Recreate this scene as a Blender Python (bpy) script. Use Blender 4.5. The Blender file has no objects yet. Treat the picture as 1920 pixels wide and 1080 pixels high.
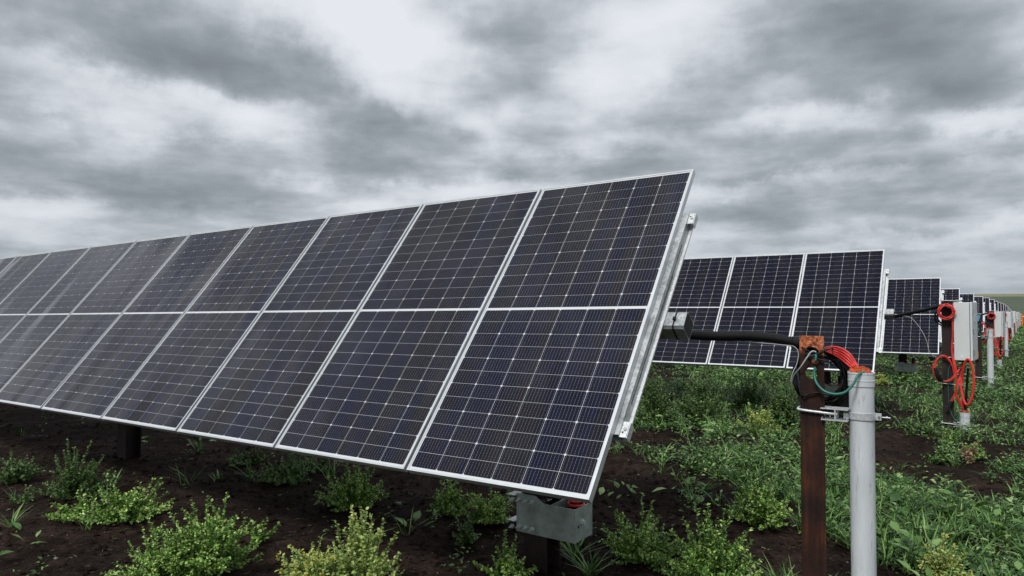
import bpy, math, random
import numpy as np
from mathutils import Vector, Matrix
random.seed(7); RNG = np.random.default_rng(7)
S = bpy.context.scene; C = S.collection
PI = math.pi; R = math.radians

# ---------------------------------------------------------------- camera, world, sun, exposure
EYE = 1.60                       # camera height; all heights below are metres relative to the eye until +EYE
FPX = 1295.0                     # focal length in pixels of a 1920 wide frame
PITCH = R(1.455)
cam_d = bpy.data.cameras.new('camera'); cam = bpy.data.objects.new('camera', cam_d); C.objects.link(cam)
cam.location = (0, 0, EYE); cam.rotation_euler = (PI/2 + PITCH, 0, 0)
cam_d.sensor_width = 36; cam_d.lens = 36*FPX/1920; cam_d.clip_start = .05; cam_d.clip_end = 6000
cam_d.dof.use_dof = True; cam_d.dof.focus_distance = 4.6; cam_d.dof.aperture_fstop = 14
S.camera = cam
S.view_settings.view_transform = 'Standard'; S.view_settings.look = 'None'
S.view_settings.exposure = 0.0; S.view_settings.gamma = 1.0; S.view_settings.use_curve_mapping = False
SUN_EL, SUN_AZ = R(52), R(215)   # azimuth clockwise from +Y: behind the camera, a little left
sd = bpy.data.lights.new('sun', 'SUN'); sd.energy = 2.5; sd.angle = R(14); sd.color = (1, .97, .93)
sun = bpy.data.objects.new('sun', sd); C.objects.link(sun)
sv = Vector((math.sin(SUN_AZ)*math.cos(SUN_EL), math.cos(SUN_AZ)*math.cos(SUN_EL), math.sin(SUN_EL)))
sun.rotation_euler = sv.to_track_quat('Z', 'Y').to_euler()

class NT:
    """tiny node-building helper"""
    def __init__(s, tree): s.t = tree; s.n = tree.nodes; s.l = tree.links; s.n.clear()
    def new(s, ty, **kw):
        n = s.n.new(ty)
        for k, v in kw.items(): setattr(n, k, v)
        return n
    def put(s, sock, v):
        if isinstance(v, bpy.types.NodeSocket): s.l.new(v, sock)
        elif isinstance(v, (tuple, list)) and sock.type == 'RGBA' and len(v) == 3: sock.default_value = (*v, 1)
        else: sock.default_value = v
    def m(s, op, a, b=0.0, c=0.0, clamp=False):
        n = s.new('ShaderNodeMath', operation=op, use_clamp=clamp)
        s.put(n.inputs[0], a); s.put(n.inputs[1], b); s.put(n.inputs[2], c); return n.outputs[0]
    def v(s, op, a, b=(0, 0, 0), out=0):
        n = s.new('ShaderNodeVectorMath', operation=op); s.put(n.inputs[0], a)
        if op != 'SCALE': s.put(n.inputs[1], b)
        else: s.put(n.inputs['Scale'], b)
        return n.outputs['Value'] if op in ('DOT_PRODUCT', 'LENGTH') else n.outputs[0]
    def noise(s, vec, scale, detail=4, rough=.55, dist=0, col=False, dims='3D'):
        n = s.new('ShaderNodeTexNoise', noise_dimensions=dims); s.put(n.inputs['Vector'], vec)
        n.inputs['Scale'].default_value = scale; n.inputs['Detail'].default_value = detail
        n.inputs['Roughness'].default_value = rough; n.inputs['Distortion'].default_value = dist
        return n.outputs['Color'] if col else n.outputs[0]
    def ramp(s, fac, stops, interp='LINEAR'):
        n = s.new('ShaderNodeValToRGB'); s.put(n.inputs[0], fac); cr = n.color_ramp; cr.interpolation = interp
        while len(cr.elements) < len(stops): cr.elements.new(.5)
        for e, (p, c) in zip(cr.elements, stops):
            e.position = p; e.color = (c, c, c, 1) if isinstance(c, (int, float)) else (*c, 1)
        return n.outputs[0]
    def mix(s, f, a, b, mode='MIX'):
        n = s.new('ShaderNodeMix', data_type='RGBA', blend_type=mode)
        s.put(n.inputs[0], f); s.put(n.inputs[6], a); s.put(n.inputs[7], b); return n.outputs[2]

world = bpy.data.worlds.new('World'); S.world = world; world.use_nodes = True
w = NT(world.node_tree)
gen = w.new('ShaderNodeTexCoord').outputs['Generated']
sep = w.new('ShaderNodeSeparateXYZ'); w.l.new(gen, sep.inputs[0])
sx, sy, sz = sep.outputs
zc = w.m('ADD', w.m('MAXIMUM', sz, 0.0), .20)
comb = w.new('ShaderNodeCombineXYZ'); w.put(comb.inputs[0], w.m('DIVIDE', sx, zc)); w.put(comb.inputs[1], w.m('DIVIDE', sy, zc))
plane = comb.outputs[0]          # where the ray meets a flat cloud deck
warp = w.noise(plane, 2.2, 4, .55, col=True)
warp = w.v('SCALE', w.v('SUBTRACT', warp, (.5, .5, .5)), 1.0)
pw = w.v('ADD', plane, w.v('SCALE', warp, .30))
n1 = w.noise(pw, 1.15, 8, .48)
n2 = w.noise(pw, 4.2, 7, .60)
bil = w.m('ABSOLUTE', w.m('MULTIPLY_ADD', w.noise(w.v('ADD', pw, (3.1, 8.2, 1)), 1.7, 5, .5), 2.0, -1.0))      # billows
n3 = w.noise(w.v('ADD', plane, (7.3, 2.1, 4)), .5, 3, .45)
# large cloud masses, laid out on the sky by azimuth and elevation
az = w.m('ARCTAN2', sx, sy); el = w.m('ARCSINE', sz)
ae = w.new('ShaderNodeCombineXYZ'); w.put(ae.inputs[0], az); w.put(ae.inputs[1], el); ae = ae.outputs[0]; ae0 = ae
wn = w.noise(ae, 6.5, 8, .62, col=True)
ae = w.v('ADD', ae, w.v('MULTIPLY', w.v('SUBTRACT', wn, (.5, .5, .5)), (.20, .13, 0)))
MASSES = [(330,40,200,62,.62),(90,25,150,50,.40),(480,120,160,48,.45),(60,225,110,50,.42),(20,300,150,40,.42),(210,335,170,26,.34),
 (560,165,110,32,.38),(720,245,150,34,.62),(960,95,95,85,.32),(430,310,120,26,.18),(980,300,170,32,.30),(1740,60,230,85,.62),(1870,150,130,70,.45),
 (1540,110,140,80,.40),(1250,215,130,45,.28),(1700,300,280,34,.48),(1420,290,110,34,.30),(880,330,170,20,.30),(1560,385,260,18,.34),
 (330,360,260,16,.24),(620,335,120,20,.22),(1840,400,130,15,.24),(1230,330,120,18,.15),(1330,130,70,60,.22),
 (620,30,130,60,-.62),(780,90,90,60,-.60),(1220,60,110,70,-.60),(110,130,110,32,-.34),(300,195,140,34,-.42),(540,225,80,26,-.62),
 (900,230,70,26,-.52),(1570,215,110,16,-.40),(1850,236,90,20,-.60),(1100,180,70,40,-.30),(60,190,80,18,-.3),(1280,250,160,20,-.18),
 (1100,270,120,14,-.3),(690,160,90,30,-.4),(700,370,200,16,-.25),(1550,340,220,10,-.25),(1700,440,200,9,-.3),(420,250,120,20,-.25)]
tot = None
for px, py, rx, ry, st in MASSES:
    a0 = math.atan2(px-960, FPX); hyp = math.hypot(px-960, FPX)
    e0 = math.atan2(572.9-py, hyp); ra = rx/FPX*math.cos(a0)**2*1.15; re = ry/hyp*1.15
    d = w.v('MULTIPLY', w.v('SUBTRACT', ae, (a0, e0, 0)), (1/ra, 1/re, 0))
    g = w.m('EXPONENT', w.m('MULTIPLY', w.m('POWER', w.v('DOT_PRODUCT', d, d), 1.35), -.62))
    tot = w.m('MULTIPLY', g, st) if tot is None else w.m('MULTIPLY_ADD', g, st, tot)
dens = w.m('MULTIPLY_ADD', w.m('SUBTRACT', n1, .5), .70, .345)
dens = w.m('MULTIPLY_ADD', w.m('SUBTRACT', n2, .5), .30, dens)
sc_ = w.new('ShaderNodeVectorMath', operation='MULTIPLY'); w.put(sc_.inputs[0], ae0); sc_.inputs[1].default_value = (2.0, 16, 1)
bnd = w.noise(w.v('ADD', sc_.outputs[0], w.v('SCALE', warp, .5)), 1.6, 6, .55)      # flat bases seen edge-on near the horizon
dens = w.m('MULTIPLY_ADD', w.m('MULTIPLY', w.m('SUBTRACT', bnd, .5), w.ramp(sz, [(.04, 1.0), (.30, .25)])), .9, dens)
lump = w.new('ShaderNodeVectorMath', operation='MULTIPLY'); w.put(lump.inputs[0], ae0); lump.inputs[1].default_value = (1.0, 1.9, 1)
lmp = w.noise(w.v('ADD', lump.outputs[0], w.v('SCALE', warp, .05)), 6.5, 8, .46)
dens = w.m('MULTIPLY_ADD', w.m('SUBTRACT', lmp, .5), .90, dens)
dens = w.m('MULTIPLY_ADD', w.m('SUBTRACT', n3, .5), .25, dens)
dens = w.m('MULTIPLY_ADD', w.m('SUBTRACT', .22, bil), .34, dens)
dens = w.m('MULTIPLY_ADD', tot, .42, dens)
cloud = w.ramp(dens, [(.08, (.82, .85, .895)), (.28, (.69, .725, .77)), (.44, (.49, .53, .57)), (.60, (.345, .383, .415)), (.80, (.240, .272, .297)), (1.0, (.18, .20, .217))], 'B_SPLINE')
# towards the horizon the deck reads as one blue-grey tone
hz = w.ramp(sz, [(.0, 1.0), (.05, .62), (.14, .0)])
cloud = w.mix(w.m('MULTIPLY', hz, .60), cloud, (.285, .345, .395))
# the deck thins overhead
up = w.ramp(sz, [(.40, 1.0), (.75, 1.9)]); up = w.m('MAXIMUM', up, 1.0)
upn = w.new('ShaderNodeMapRange'); w.put(upn.inputs[0], sz); upn.inputs[1].default_value = .42; upn.inputs[2].default_value = .85
upn.inputs[3].default_value = 1.0; upn.inputs[4].default_value = 1.35
cs = w.v('SCALE', cloud, upn.outputs[0])
sky = w.new('ShaderNodeTexSky', sky_type='NISHITA'); sky.sun_disc = False; sky.sun_elevation = SUN_EL; sky.sun_rotation = SUN_AZ
nish = w.v('SCALE', sky.outputs[0], 1.0)
bg1 = w.new('ShaderNodeBackground'); w.l.new(nish, bg1.inputs[0]); bg1.inputs[1].default_value = .08
bg2 = w.new('ShaderNodeBackground'); w.l.new(cs, bg2.inputs[0]); bg2.inputs[1].default_value = 1.0
mx = w.new('ShaderNodeMixShader'); mx.inputs[0].default_value = .95
w.l.new(bg1.outputs[0], mx.inputs[1]); w.l.new(bg2.outputs[0], mx.inputs[2])
wo = w.new('ShaderNodeOutputWorld'); w.l.new(mx.outputs[0], wo.inputs[0])
world.cycles.sampling_method = 'MANUAL'; world.cycles.sample_map_resolution = 512

# ---------------------------------------------------------------- layout maths
TH = R(145.35)                                   # heading of the torque tubes (away from the aisle)
U = np.array([math.cos(TH), math.sin(TH)])       # along a row, inwards
A = -U                                           # outwards, to the aisle
N = np.array([-U[1], U[0]]); N = N if N[1] < 0 else -N   # across the rows, towards the camera
G = -N
TILT = R(50.4); PW, PH, GAP = 1.038, 2.094, .020
TOPS = [(1.077, 4.013, .80), (5.255, 9.70, .79), (9.487, 15.249, .62)]
PX, PY = 4.185, 5.62
topz = {3:.52,4:.46,5:.43,6:.43,7:.39,8:.31,9:.24,10:.20,11:.13,12:.02,13:-.13,14:-.30,15:-.47,16:-.65,17:-.84,18:-1.0}
for k in range(3, 19): TOPS.append((1.077+PX*k-.06, 4.013+PY*k+.04, topz[k]))
MID0 = np.array([.70, 3.46])
GK = [-1e3,-20,0,7,14,21,28,35,42,49,56,63,70,77,84,91,98,105,112,119,126,150,250]
GZ = [-1.5,-1.5,-1.45,-1.52,-1.64,-1.71,-1.77,-1.81,-1.82,-1.86,-1.94,-2.02,-2.06,-2.12,-2.23,-2.38,-2.55,-2.72,-2.90,-3.09,-3.25,-3.9,-5.0]
def vnoise(x, y, seed=0):
    xi = np.floor(x).astype(np.int64); yi = np.floor(y).astype(np.int64); xf = x-xi; yf = y-yi
    def h(a, b):
        n = (a*374761393 + b*668265263 + seed*1442695041) & 0xffffffff
        n = ((n ^ (n >> 13))*1274126177) & 0xffffffff
        return ((n ^ (n >> 16)) & 0xffff)/65535.0
    u = xf*xf*(3-2*xf); v = yf*yf*(3-2*yf)
    return (h(xi, yi)*(1-u)+h(xi+1, yi)*u)*(1-v) + (h(xi, yi+1)*(1-u)+h(xi+1, yi+1)*u)*v
def fbm(x, y, sc, oct=4, seed=0, gain=.5):
    t = 0; a = 1; s = 0
    for i in range(oct): t = t + a*vnoise(x*sc*2**i+31.7*i, y*sc*2**i-17.3*i, seed+i); s += a; a *= gain
    return t/s
def ga(x, y):
    dx = x-MID0[0]; dy = y-MID0[1]; return dx*G[0]+dy*G[1], dx*A[0]+dy*A[1]
def ground_z(x, y, fine=True):
    x = np.asarray(x, float); y = np.asarray(y, float)
    g, a = ga(x, y)
    z = np.interp(g, GK, GZ)
    t = np.clip((a+.6)/2.2, 0, 1); z = z - .11*t*t*(3-2*t)
    near = np.exp(-np.maximum(np.hypot(x, y)-14, 0)/25)
    z = z + (fbm(x, y, .55, 3, 3)-.5)*.13*near
    if fine: z = z + (fbm(x, y, 3.0, 4, 9, .66)-.5)*.105*near
    return z + EYE
def gz(x, y): return float(ground_z(np.array([x]), np.array([y]))[0])
def pix(px, py, Y):
    """world point at depth Y (along +Y) behind a pixel of the 1920x1080 photo"""
    cx = (px-960)/FPX; cy = (540-py)/FPX
    f = np.array([0, math.cos(PITCH), math.sin(PITCH)]); u = np.array([0, -math.sin(PITCH), math.cos(PITCH)])
    d = f + cx*np.array([1, 0, 0]) + cy*u
    return np.array([0, 0, EYE]) + d*(Y/d[1])
def onground(px, py):
    Y = 3.0
    for i in range(60):
        p = pix(px, py, Y); g = gz(p[0], p[1]); dz = EYE-p[2]
        if dz <= 0: return p
        Yn = Y*(EYE-g)/dz; Y = .5*Y+.5*Yn
    p = pix(px, py, Y); return p

# ---------------------------------------------------------------- object helpers
def tag(o, label=None, cat=None, group=None, kind=None):
    for k, v in (('label', label), ('category', cat), ('group', group), ('kind', kind)):
        if v: o[k] = v
    return o
def empty(name, loc, rz=0.0, **kw):
    o = bpy.data.objects.new(name, None); C.objects.link(o); o.location = loc; o.rotation_euler = (0, 0, rz)
    o.empty_display_size = .1
    return tag(o, **kw)
class MB:
    def __init__(s): s.v = []; s.f = []; s.mi = []; s.sm = []
    def add(s, vs, fs, m=0, smooth=False):
        o = len(s.v); s.v += [tuple(map(float, v)) for v in vs]
        s.f += [tuple(i+o for i in f) for f in fs]; s.mi += [m]*len(fs); s.sm += [smooth]*len(fs); return s
    def box(s, c, d, m=0, rot=None, bev=0.0):
        x, y, z = (k/2 for k in d)
        if bev > 0:
            b = min(bev, x*.45, y*.45, z*.45); vs = []
            bm_pts = []
            for sx_ in (-1, 1):
                for sy_ in (-1, 1):
                    for sz_ in (-1, 1):
                        bm_pts += [(sx_*x, sy_*(y-b), sz_*(z-b)), (sx_*(x-b), sy_*y, sz_*(z-b)), (sx_*(x-b), sy_*(y-b), sz_*z)]
            ix = lambda a, b_, c_, k: ((a > 0)*4+(b_ > 0)*2+(c_ > 0))*3+k
            fs = []
            for a in (-1, 1):
                fs.append([ix(a,-1,-1,0), ix(a,1,-1,0), ix(a,1,1,0), ix(a,-1,1,0)][::a])
                fs.append([ix(-1,a,-1,1), ix(-1,a,1,1), ix(1,a,1,1), ix(1,a,-1,1)][::a])
                fs.append([ix(-1,-1,a,2), ix(1,-1,a,2), ix(1,1,a,2), ix(-1,1,a,2)][::a])
            for a in (-1, 1):
                for b_ in (-1, 1):
                    q = a*b_
                    fs.append([ix(a,b_,-1,0), ix(a,b_,-1,1), ix(a,b_,1,1), ix(a,b_,1,0)][::q])
                    fs.append([ix(a,-1,b_,0), ix(a,1,b_,0), ix(a,1,b_,2), ix(a,-1,b_,2)][::q])
                    fs.append([ix(-1,a,b_,1), ix(-1,a,b_,2), ix(1,a,b_,2), ix(1,a,b_,1)][::q])
            for a in (-1, 1):
                for b_ in (-1, 1):
                    for c_ in (-1, 1): fs.append([ix(a,b_,c_,0), ix(a,b_,c_,1), ix(a,b_,c_,2)][::a*b_*c_])
            vs = bm_pts
        else:
            vs = [(-x,-y,-z),(x,-y,-z),(x,y,-z),(-x,y,-z),(-x,-y,z),(x,-y,z),(x,y,z),(-x,y,z)]
            fs = [(0,3,2,1),(4,5,6,7),(0,1,5,4),(1,2,6,5),(2,3,7,6),(3,0,4,7)]
        M = Matrix.Translation(c) @ (rot.to_4x4() if rot else Matrix())
        return s.add([M @ Vector(v) for v in vs], fs, m)
    def prism(s, prof, p0, p1, up=(0, 0, 1), m=0, caps=True, smooth=False, closed=True):
        """extrude 2D profile (a,b) from p0 to p1; a = side axis, b = up axis"""
        p0 = Vector(p0); p1 = Vector(p1); t = (p1-p0).normalized(); sd_ = t.cross(Vector(up)).normalized(); up_ = sd_.cross(t)
        n = len(prof); vs = [p0+sd_*a+up_*b for a, b in prof]+[p1+sd_*a+up_*b for a, b in prof]
        fs = [(i, (i+1) % n, n+(i+1) % n, n+i) for i in range(n if closed else n-1)]
        s.add(vs, fs, m, smooth)
        if caps: s.add([vs[i] for i in range(n)], [tuple(range(n))[::-1]], m); s.add([vs[n+i] for i in range(n)], [tuple(range(n))], m)
        return s
    def cyl(s, p0, p1, r, r1=None, n=20, m=0, caps=True):
        r1 = r if r1 is None else r1; p0 = Vector(p0); p1 = Vector(p1); t = (p1-p0).normalized()
        a = t.orthogonal().normalized(); b = t.cross(a)
        vs = [p0+(a*math.cos(2*PI*i/n)+b*math.sin(2*PI*i/n))*r for i in range(n)]+[p1+(a*math.cos(2*PI*i/n)+b*math.sin(2*PI*i/n))*r1 for i in range(n)]
        s.add(vs, [(i, (i+1) % n, n+(i+1) % n, n+i) for i in range(n)], m, True)
        if caps: s.add(vs[:n], [tuple(range(n))[::-1]], m); s.add(vs[n:], [tuple(range(n))], m)
        return s
    def lathe(s, prof, c=(0, 0, 0), n=32, m=0):
        if len(prof) > 2:
            for a_, b_ in zip(prof[:-1], prof[1:]): s.lathe([a_, b_], c, n, m)
            return s
        """profile of (r, z) turned around vertical axis at c"""
        vs = []
        for r_, z_ in prof: vs += [(c[0]+r_*math.cos(2*PI*i/n), c[1]+r_*math.sin(2*PI*i/n), c[2]+z_) for i in range(n)]
        fs = [(j*n+i, j*n+(i+1) % n, (j+1)*n+(i+1) % n, (j+1)*n+i) for j in range(len(prof)-1) for i in range(n)]
        return s.add(vs, fs, m, True)
    def tube(s, pts, r, n=10, m=0, closed=False, sub=6, caps=True, rv=None):
        P = [Vector(p) for p in pts]
        if sub > 1 and len(P) > 2:
            Q = []; L = len(P); rr = []
            for i in range(L if closed else L-1):
                g_ = lambda j: P[j % L] if closed else P[max(0, min(L-1, j))]
                a, b, c_, d_ = g_(i-1), g_(i), g_(i+1), g_(i+2)
                for k in range(sub):
                    t = k/sub
                    Q.append(.5*((2*b)+(c_-a)*t+(2*a-5*b+4*c_-d_)*t*t+(3*b-a-3*c_+d_)*t**3))
            if not closed: Q.append(P[-1])
            P = Q
        L = len(P); vs = []; nrm = None
        for i, p in enumerate(P):
            t = (P[(i+1) % L]-P[i-1]) if closed else (P[min(L-1, i+1)]-P[max(0, i-1)])
            t = t.normalized() if t.length > 1e-9 else Vector((0, 0, 1))
            nrm = t.orthogonal().normalized() if nrm is None else (nrm-t*nrm.dot(t)).normalized()
            b = t.cross(nrm); ri = r if rv is None else r*rv(i/(L-1))
            vs += [p+(nrm*math.cos(2*PI*j/n)+b*math.sin(2*PI*j/n))*ri for j in range(n)]
        rings = L if closed else L-1
        fs = [(i*n+j, ((i+1) % L)*n+j, ((i+1) % L)*n+(j+1) % n, i*n+(j+1) % n) for i in range(rings) for j in range(n)]
        fs = [f[::-1] for f in fs]
        s.add(vs, fs, m, True)
        if caps and not closed: s.add(vs[:n], [tuple(range(n))], m); s.add(vs[-n:], [tuple(range(n))[::-1]], m)
        return s
    def build(s, name, mats, parent=None, loc=None, rot=None):
        me = bpy.data.meshes.new(name); me.from_pydata(s.v, [], s.f)
        for mt in (mats if isinstance(mats, (list, tuple)) else [mats]): me.materials.append(mt)
        me.polygons.foreach_set('material_index', s.mi); me.polygons.foreach_set('use_smooth', s.sm); me.update()
        o = bpy.data.objects.new(name, me); C.objects.link(o)
        if parent: o.parent = parent
        if loc is not None: o.location = loc
        if rot is not None: o.rotation_euler = rot
        return o
def np_mesh(name, V, F, mats, mi=None, parent=None, smooth=False):
    """V (n,3), F (m,k) arrays of equal-sized faces, or a list of such arrays"""
    Fs = F if isinstance(F, list) else [F]
    me = bpy.data.meshes.new(name); me.vertices.add(len(V)); me.vertices.foreach_set('co', np.asarray(V, np.float32).ravel())
    tot = sum(f.size for f in Fs); nf = sum(len(f) for f in Fs)
    me.loops.add(tot); me.loops.foreach_set('vertex_index', np.concatenate([f.ravel() for f in Fs]).astype(np.int32))
    me.polygons.add(nf); st = []; o_ = 0
    for f in Fs: st.append(o_+np.arange(len(f))*f.shape[1]); o_ += f.size
    me.polygons.foreach_set('loop_start', np.concatenate(st).astype(np.int32))
    for mt in (mats if isinstance(mats, (list, tuple)) else [mats]): me.materials.append(mt)
    if mi is not None: me.polygons.foreach_set('material_index', np.asarray(mi, np.int32))
    me.polygons.foreach_set('use_smooth', np.full(nf, smooth)); me.update(calc_edges=True); me.validate()
    o = bpy.data.objects.new(name, me); C.objects.link(o)
    if parent: o.parent = parent
    return o
def copy_tree(o, parent=None):
    c = o.copy(); C.objects.link(c); c.parent = parent
    for ch in list(o.children): copy_tree(ch, c)
    return c

# ---------------------------------------------------------------- materials
def mat(name, fn):
    m = bpy.data.materials.new(name); m.use_nodes = True; t = NT(m.node_tree)
    o = t.new('ShaderNodeOutputMaterial'); p = t.new('ShaderNodeBsdfPrincipled'); t.l.new(p.outputs[0], o.inputs[0])
    t.obj = t.new('ShaderNodeTexCoord').outputs['Object']; t.pos = t.new('ShaderNodeNewGeometry').outputs['Position']
    fn(t, p, o); return m
def setp(t, p, **kw):
    for k, v in kw.items(): t.put(p.inputs[k.replace('_', ' ')], v)
def bump(t, p, h, strength, dist=.01, sock='Normal'):
    b = t.new('ShaderNodeBump'); b.inputs['Strength'].default_value = strength; b.inputs['Distance'].default_value = dist
    t.put(b.inputs['Height'], h); t.l.new(b.outputs[0], p.inputs[sock]); return b
def M_simple(name, col, rough=.6, metal=0, var=.25, sc=12, bs=.15, bd=.003, spec=.5):
    def f(t, p, o):
        n = t.noise(t.obj, sc, 5, .6); c2 = tuple(c*(1-var) for c in col); c1 = tuple(min(1, c*(1+var*.6)) for c in col)
        setp(t, p, Base_Color=t.ramp(n, [(.3, c2), (.7, c1)]), Metallic=metal, Roughness=t.ramp(n, [(.3, rough*.85), (.7, min(1, rough*1.15))]))
        p.inputs['Specular IOR Level'].default_value = spec
        bump(t, p, t.noise(t.obj, sc*8, 4), bs, bd)
    return mat(name, f)
def f_galv(t, p, o):
    vo = t.new('ShaderNodeTexVoronoi'); t.put(vo.inputs['Vector'], t.obj); vo.inputs['Scale'].default_value = 90
    n = t.noise(t.obj, 9, 5, .65); s_ = t.m('MULTIPLY_ADD', vo.outputs['Color'], .30, t.m('MULTIPLY', n, .7))
    setp(t, p, Base_Color=t.ramp(s_, [(.25, (.20, .215, .22)), (.6, (.46, .48, .49)), (.85, (.62, .64, .65))]), Metallic=.75, Roughness=t.ramp(n, [(.3, .32), (.7, .55)]))
    bump(t, p, n, .12, .004)
GALV = mat('galvanised_steel', f_galv)
def f_galvg(t, p, o):
    n = t.noise(t.obj, 14, 6, .7)
    setp(t, p, Base_Color=t.ramp(n, [(.3, (.24, .28, .26)), (.6, (.40, .45, .43)), (.8, (.56, .60, .59))]), Metallic=.55, Roughness=t.ramp(n, [(.3, .4), (.7, .6)]))
    bump(t, p, n, .1, .003)
GALVG = mat('dull_galvanised_plate', f_galvg)
def f_alu(t, p, o):
    n = t.noise(t.v('MULTIPLY', t.obj, (1, 1, 1)), 5, 4, .6)
    setp(t, p, Base_Color=t.ramp(n, [(.3, (.50, .52, .54)), (.7, (.66, .68, .70))]), Metallic=.55, Roughness=.42)
ALU = mat('anodised_frame', f_alu)
def f_rail(t, p, o):
    vo = t.new('ShaderNodeTexVoronoi'); t.put(vo.inputs['Vector'], t.obj); vo.inputs['Scale'].default_value = 130
    n = t.noise(t.obj, 22, 6, .7); s_ = t.m('MULTIPLY_ADD', vo.outputs['Color'], .35, t.m('MULTIPLY', n, .65))
    setp(t, p, Base_Color=t.ramp(s_, [(.25, (.42, .44, .45)), (.7, (.78, .80, .81))]), Metallic=.45, Roughness=.45)
    bump(t, p, n, .1, .003)
RAILM = mat('bright_zinc', f_rail)
def f_glassbase(t, p):
    p.inputs['Coat Weight'].default_value = 1.0; p.inputs['Coat Roughness'].default_value = .045; p.inputs['Coat IOR'].default_value = 1.33; p.inputs['Sheen Weight'].default_value = .10; p.inputs['Sheen Roughness'].default_value = .35
    oi = t.new('ShaderNodeObjectInfo').outputs['Random']
    off = t.new('ShaderNodeCombineXYZ'); t.put(off.inputs[0], t.m('MULTIPLY', oi, 17.0)); t.put(off.inputs[1], t.m('MULTIPLY', oi, 9.0))
    v = t.v('ADD', t.v('MULTIPLY', t.obj, (1.25, .22, 1)), off.outputs[0])
    h = t.noise(v, 1.6, 1, .4)
    bump(t, p, h, .8, .055, 'Coat Normal'); return v, oi
def f_cell(t, p, o):
    v, oi = f_glassbase(t, p)
    s_ = t.new('ShaderNodeSeparateXYZ'); t.put(s_.inputs[0], t.obj)
    # nine thin busbars per cell column
    q = t.m('FRACT', t.m('MULTIPLY', s_.outputs[0], 9/.1665)); q = t.m('ABSOLUTE', t.m('SUBTRACT', q, .5))
    bar = t.m('LESS_THAN', q, .021)
    # contact pads make them read as dashes
    r_ = t.m('FRACT', t.m('MULTIPLY', s_.outputs[1], 1/.0138)); pad = t.m('LESS_THAN', r_, .62)
    bar = t.m('MULTIPLY', bar, t.m('MULTIPLY_ADD', pad, .65, .35))
    cn = t.noise(t.v('ADD', t.v('MULTIPLY', t.obj, (5.3, .35, 1)), v), 1.3, 3, .55)
    isl = t.new('ShaderNodeNewGeometry').outputs['Random Per Island']
    base = t.ramp(cn, [(.38, (.0026, .0036, .018)), (.54, (.0055, .0046, .0095)), (.68, (.011, .0075, .0090))])  # bluish and brownish streaks paint soft cloud reflections into the cell colour
    base = t.mix(t.m('MULTIPLY', isl, .14), base, (.0045, .006, .018))
    col = t.mix(bar, base, (.29, .30, .33))
    setp(t, p, Base_Color=col, Roughness=.35); p.inputs['Specular IOR Level'].default_value = 0.0
CELL = mat('silicon_cell', f_cell)
def f_cellfar(t, p, o):
    v, oi = f_glassbase(t, p)
    cn = t.noise(t.v('ADD', t.v('MULTIPLY', t.obj, (5.3, .35, 1)), v), 1.3, 3, .55)  # cloud-reflection streaks painted into the colour here too
    setp(t, p, Base_Color=t.ramp(cn, [(.38, (.0035, .0042, .015)), (.55, (.0055, .0055, .012)), (.68, (.009, .0078, .012))]), Roughness=.35); p.inputs['Specular IOR Level'].default_value = 0.0; p.inputs['Sheen Weight'].default_value = .03; p.inputs['Coat Weight'].default_value = .8
CELL_FAR = mat('silicon_cell_distant', f_cellfar)
def f_back(t, p, o):
    f_glassbase(t, p); setp(t, p, Base_Color=(.58, .60, .62), Roughness=.6)
BACK = mat('white_backsheet', f_back)
RIBBON = BACK
UNDER = M_simple('module_rear', (.35, .36, .37), .6)
def f_rust(t, p, o):
    s_ = t.new('ShaderNodeSeparateXYZ'); t.put(s_.inputs[0], t.obj)
    n = t.noise(t.v('MULTIPLY', t.obj, (1.6, 1, .11)), 18, 8, .7); n2_ = t.noise(t.obj, 48, 5, .7)
    nb = t.noise(t.obj, 5, 3, .5)
    c = t.ramp(t.m('MULTIPLY_ADD', nb, .45, t.m('MULTIPLY', n, .55)), [(.38, (.009, .0045, .0038)), (.5, (.034, .0115, .0068)), (.58, (.085, .024, .010)), (.70, (.21, .066, .024))])
    top = t.new('ShaderNodeMapRange'); t.put(top.inputs[0], t.m('MULTIPLY_ADD', n, .10, s_.outputs[2])); top.inputs[1].default_value = -.19; top.inputs[2].default_value = -.155
    oc = t.ramp(t.noise(t.obj, 75, 7, .75), [(.38, (.030, .014, .010)), (.45, (.33, .085, .032)), (.56, (.62, .20, .085)), (.68, (.66, .36, .22)), (.75, (.20, .17, .11))])
    c = t.mix(t.m('MULTIPLY', top.outputs[0], .9), c, oc)
    setp(t, p, Base_Color=c, Roughness=t.ramp(n2_, [(.3, .62), (.7, .9)])); p.inputs['Specular IOR Level'].default_value = .3
    bump(t, p, t.m('ADD', n2_, n), .5, .003)
RUST = mat('rusted_steel', f_rust)
def f_pile(t, p, o):
    n = t.noise(t.v('MULTIPLY', t.obj, (1, 1, .3)), 14, 6, .65)
    setp(t, p, Base_Color=t.ramp(n, [(.3, (.007, .0045, .004)), (.55, (.020, .010, .0075)), (.75, (.055, .022, .014))]), Roughness=.8)
    bump(t, p, n, .4, .003)
PILE = mat('dark_rusted_pile', f_pile)
def f_pvc(t, p, o):
    n = t.noise(t.v('MULTIPLY', t.obj, (1, 1, .25)), 13, 6, .6); d_ = t.noise(t.v('MULTIPLY', t.obj, (3, 3, .35)), 22, 4, .7)
    c = t.ramp(n, [(.3, (.50, .53, .555)), (.7, (.64, .67, .695))])
    c = t.mix(t.ramp(d_, [(.57, 0.0), (.72, .65)]), c, (.20, .195, .185)); mud = t.noise(t.obj, 60, 4, .7); c = t.mix(t.ramp(mud, [(.68, 0.0), (.74, .6)]), c, (.14, .10, .08))
    setp(t, p, Base_Color=c, Roughness=.42); bump(t, p, n, .08, .003)
PVC = mat('grey_pvc', f_pvc)
BLACK = M_simple('black_cable_jacket', (.006, .006, .0065), .40, var=.3, spec=.3)
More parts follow.
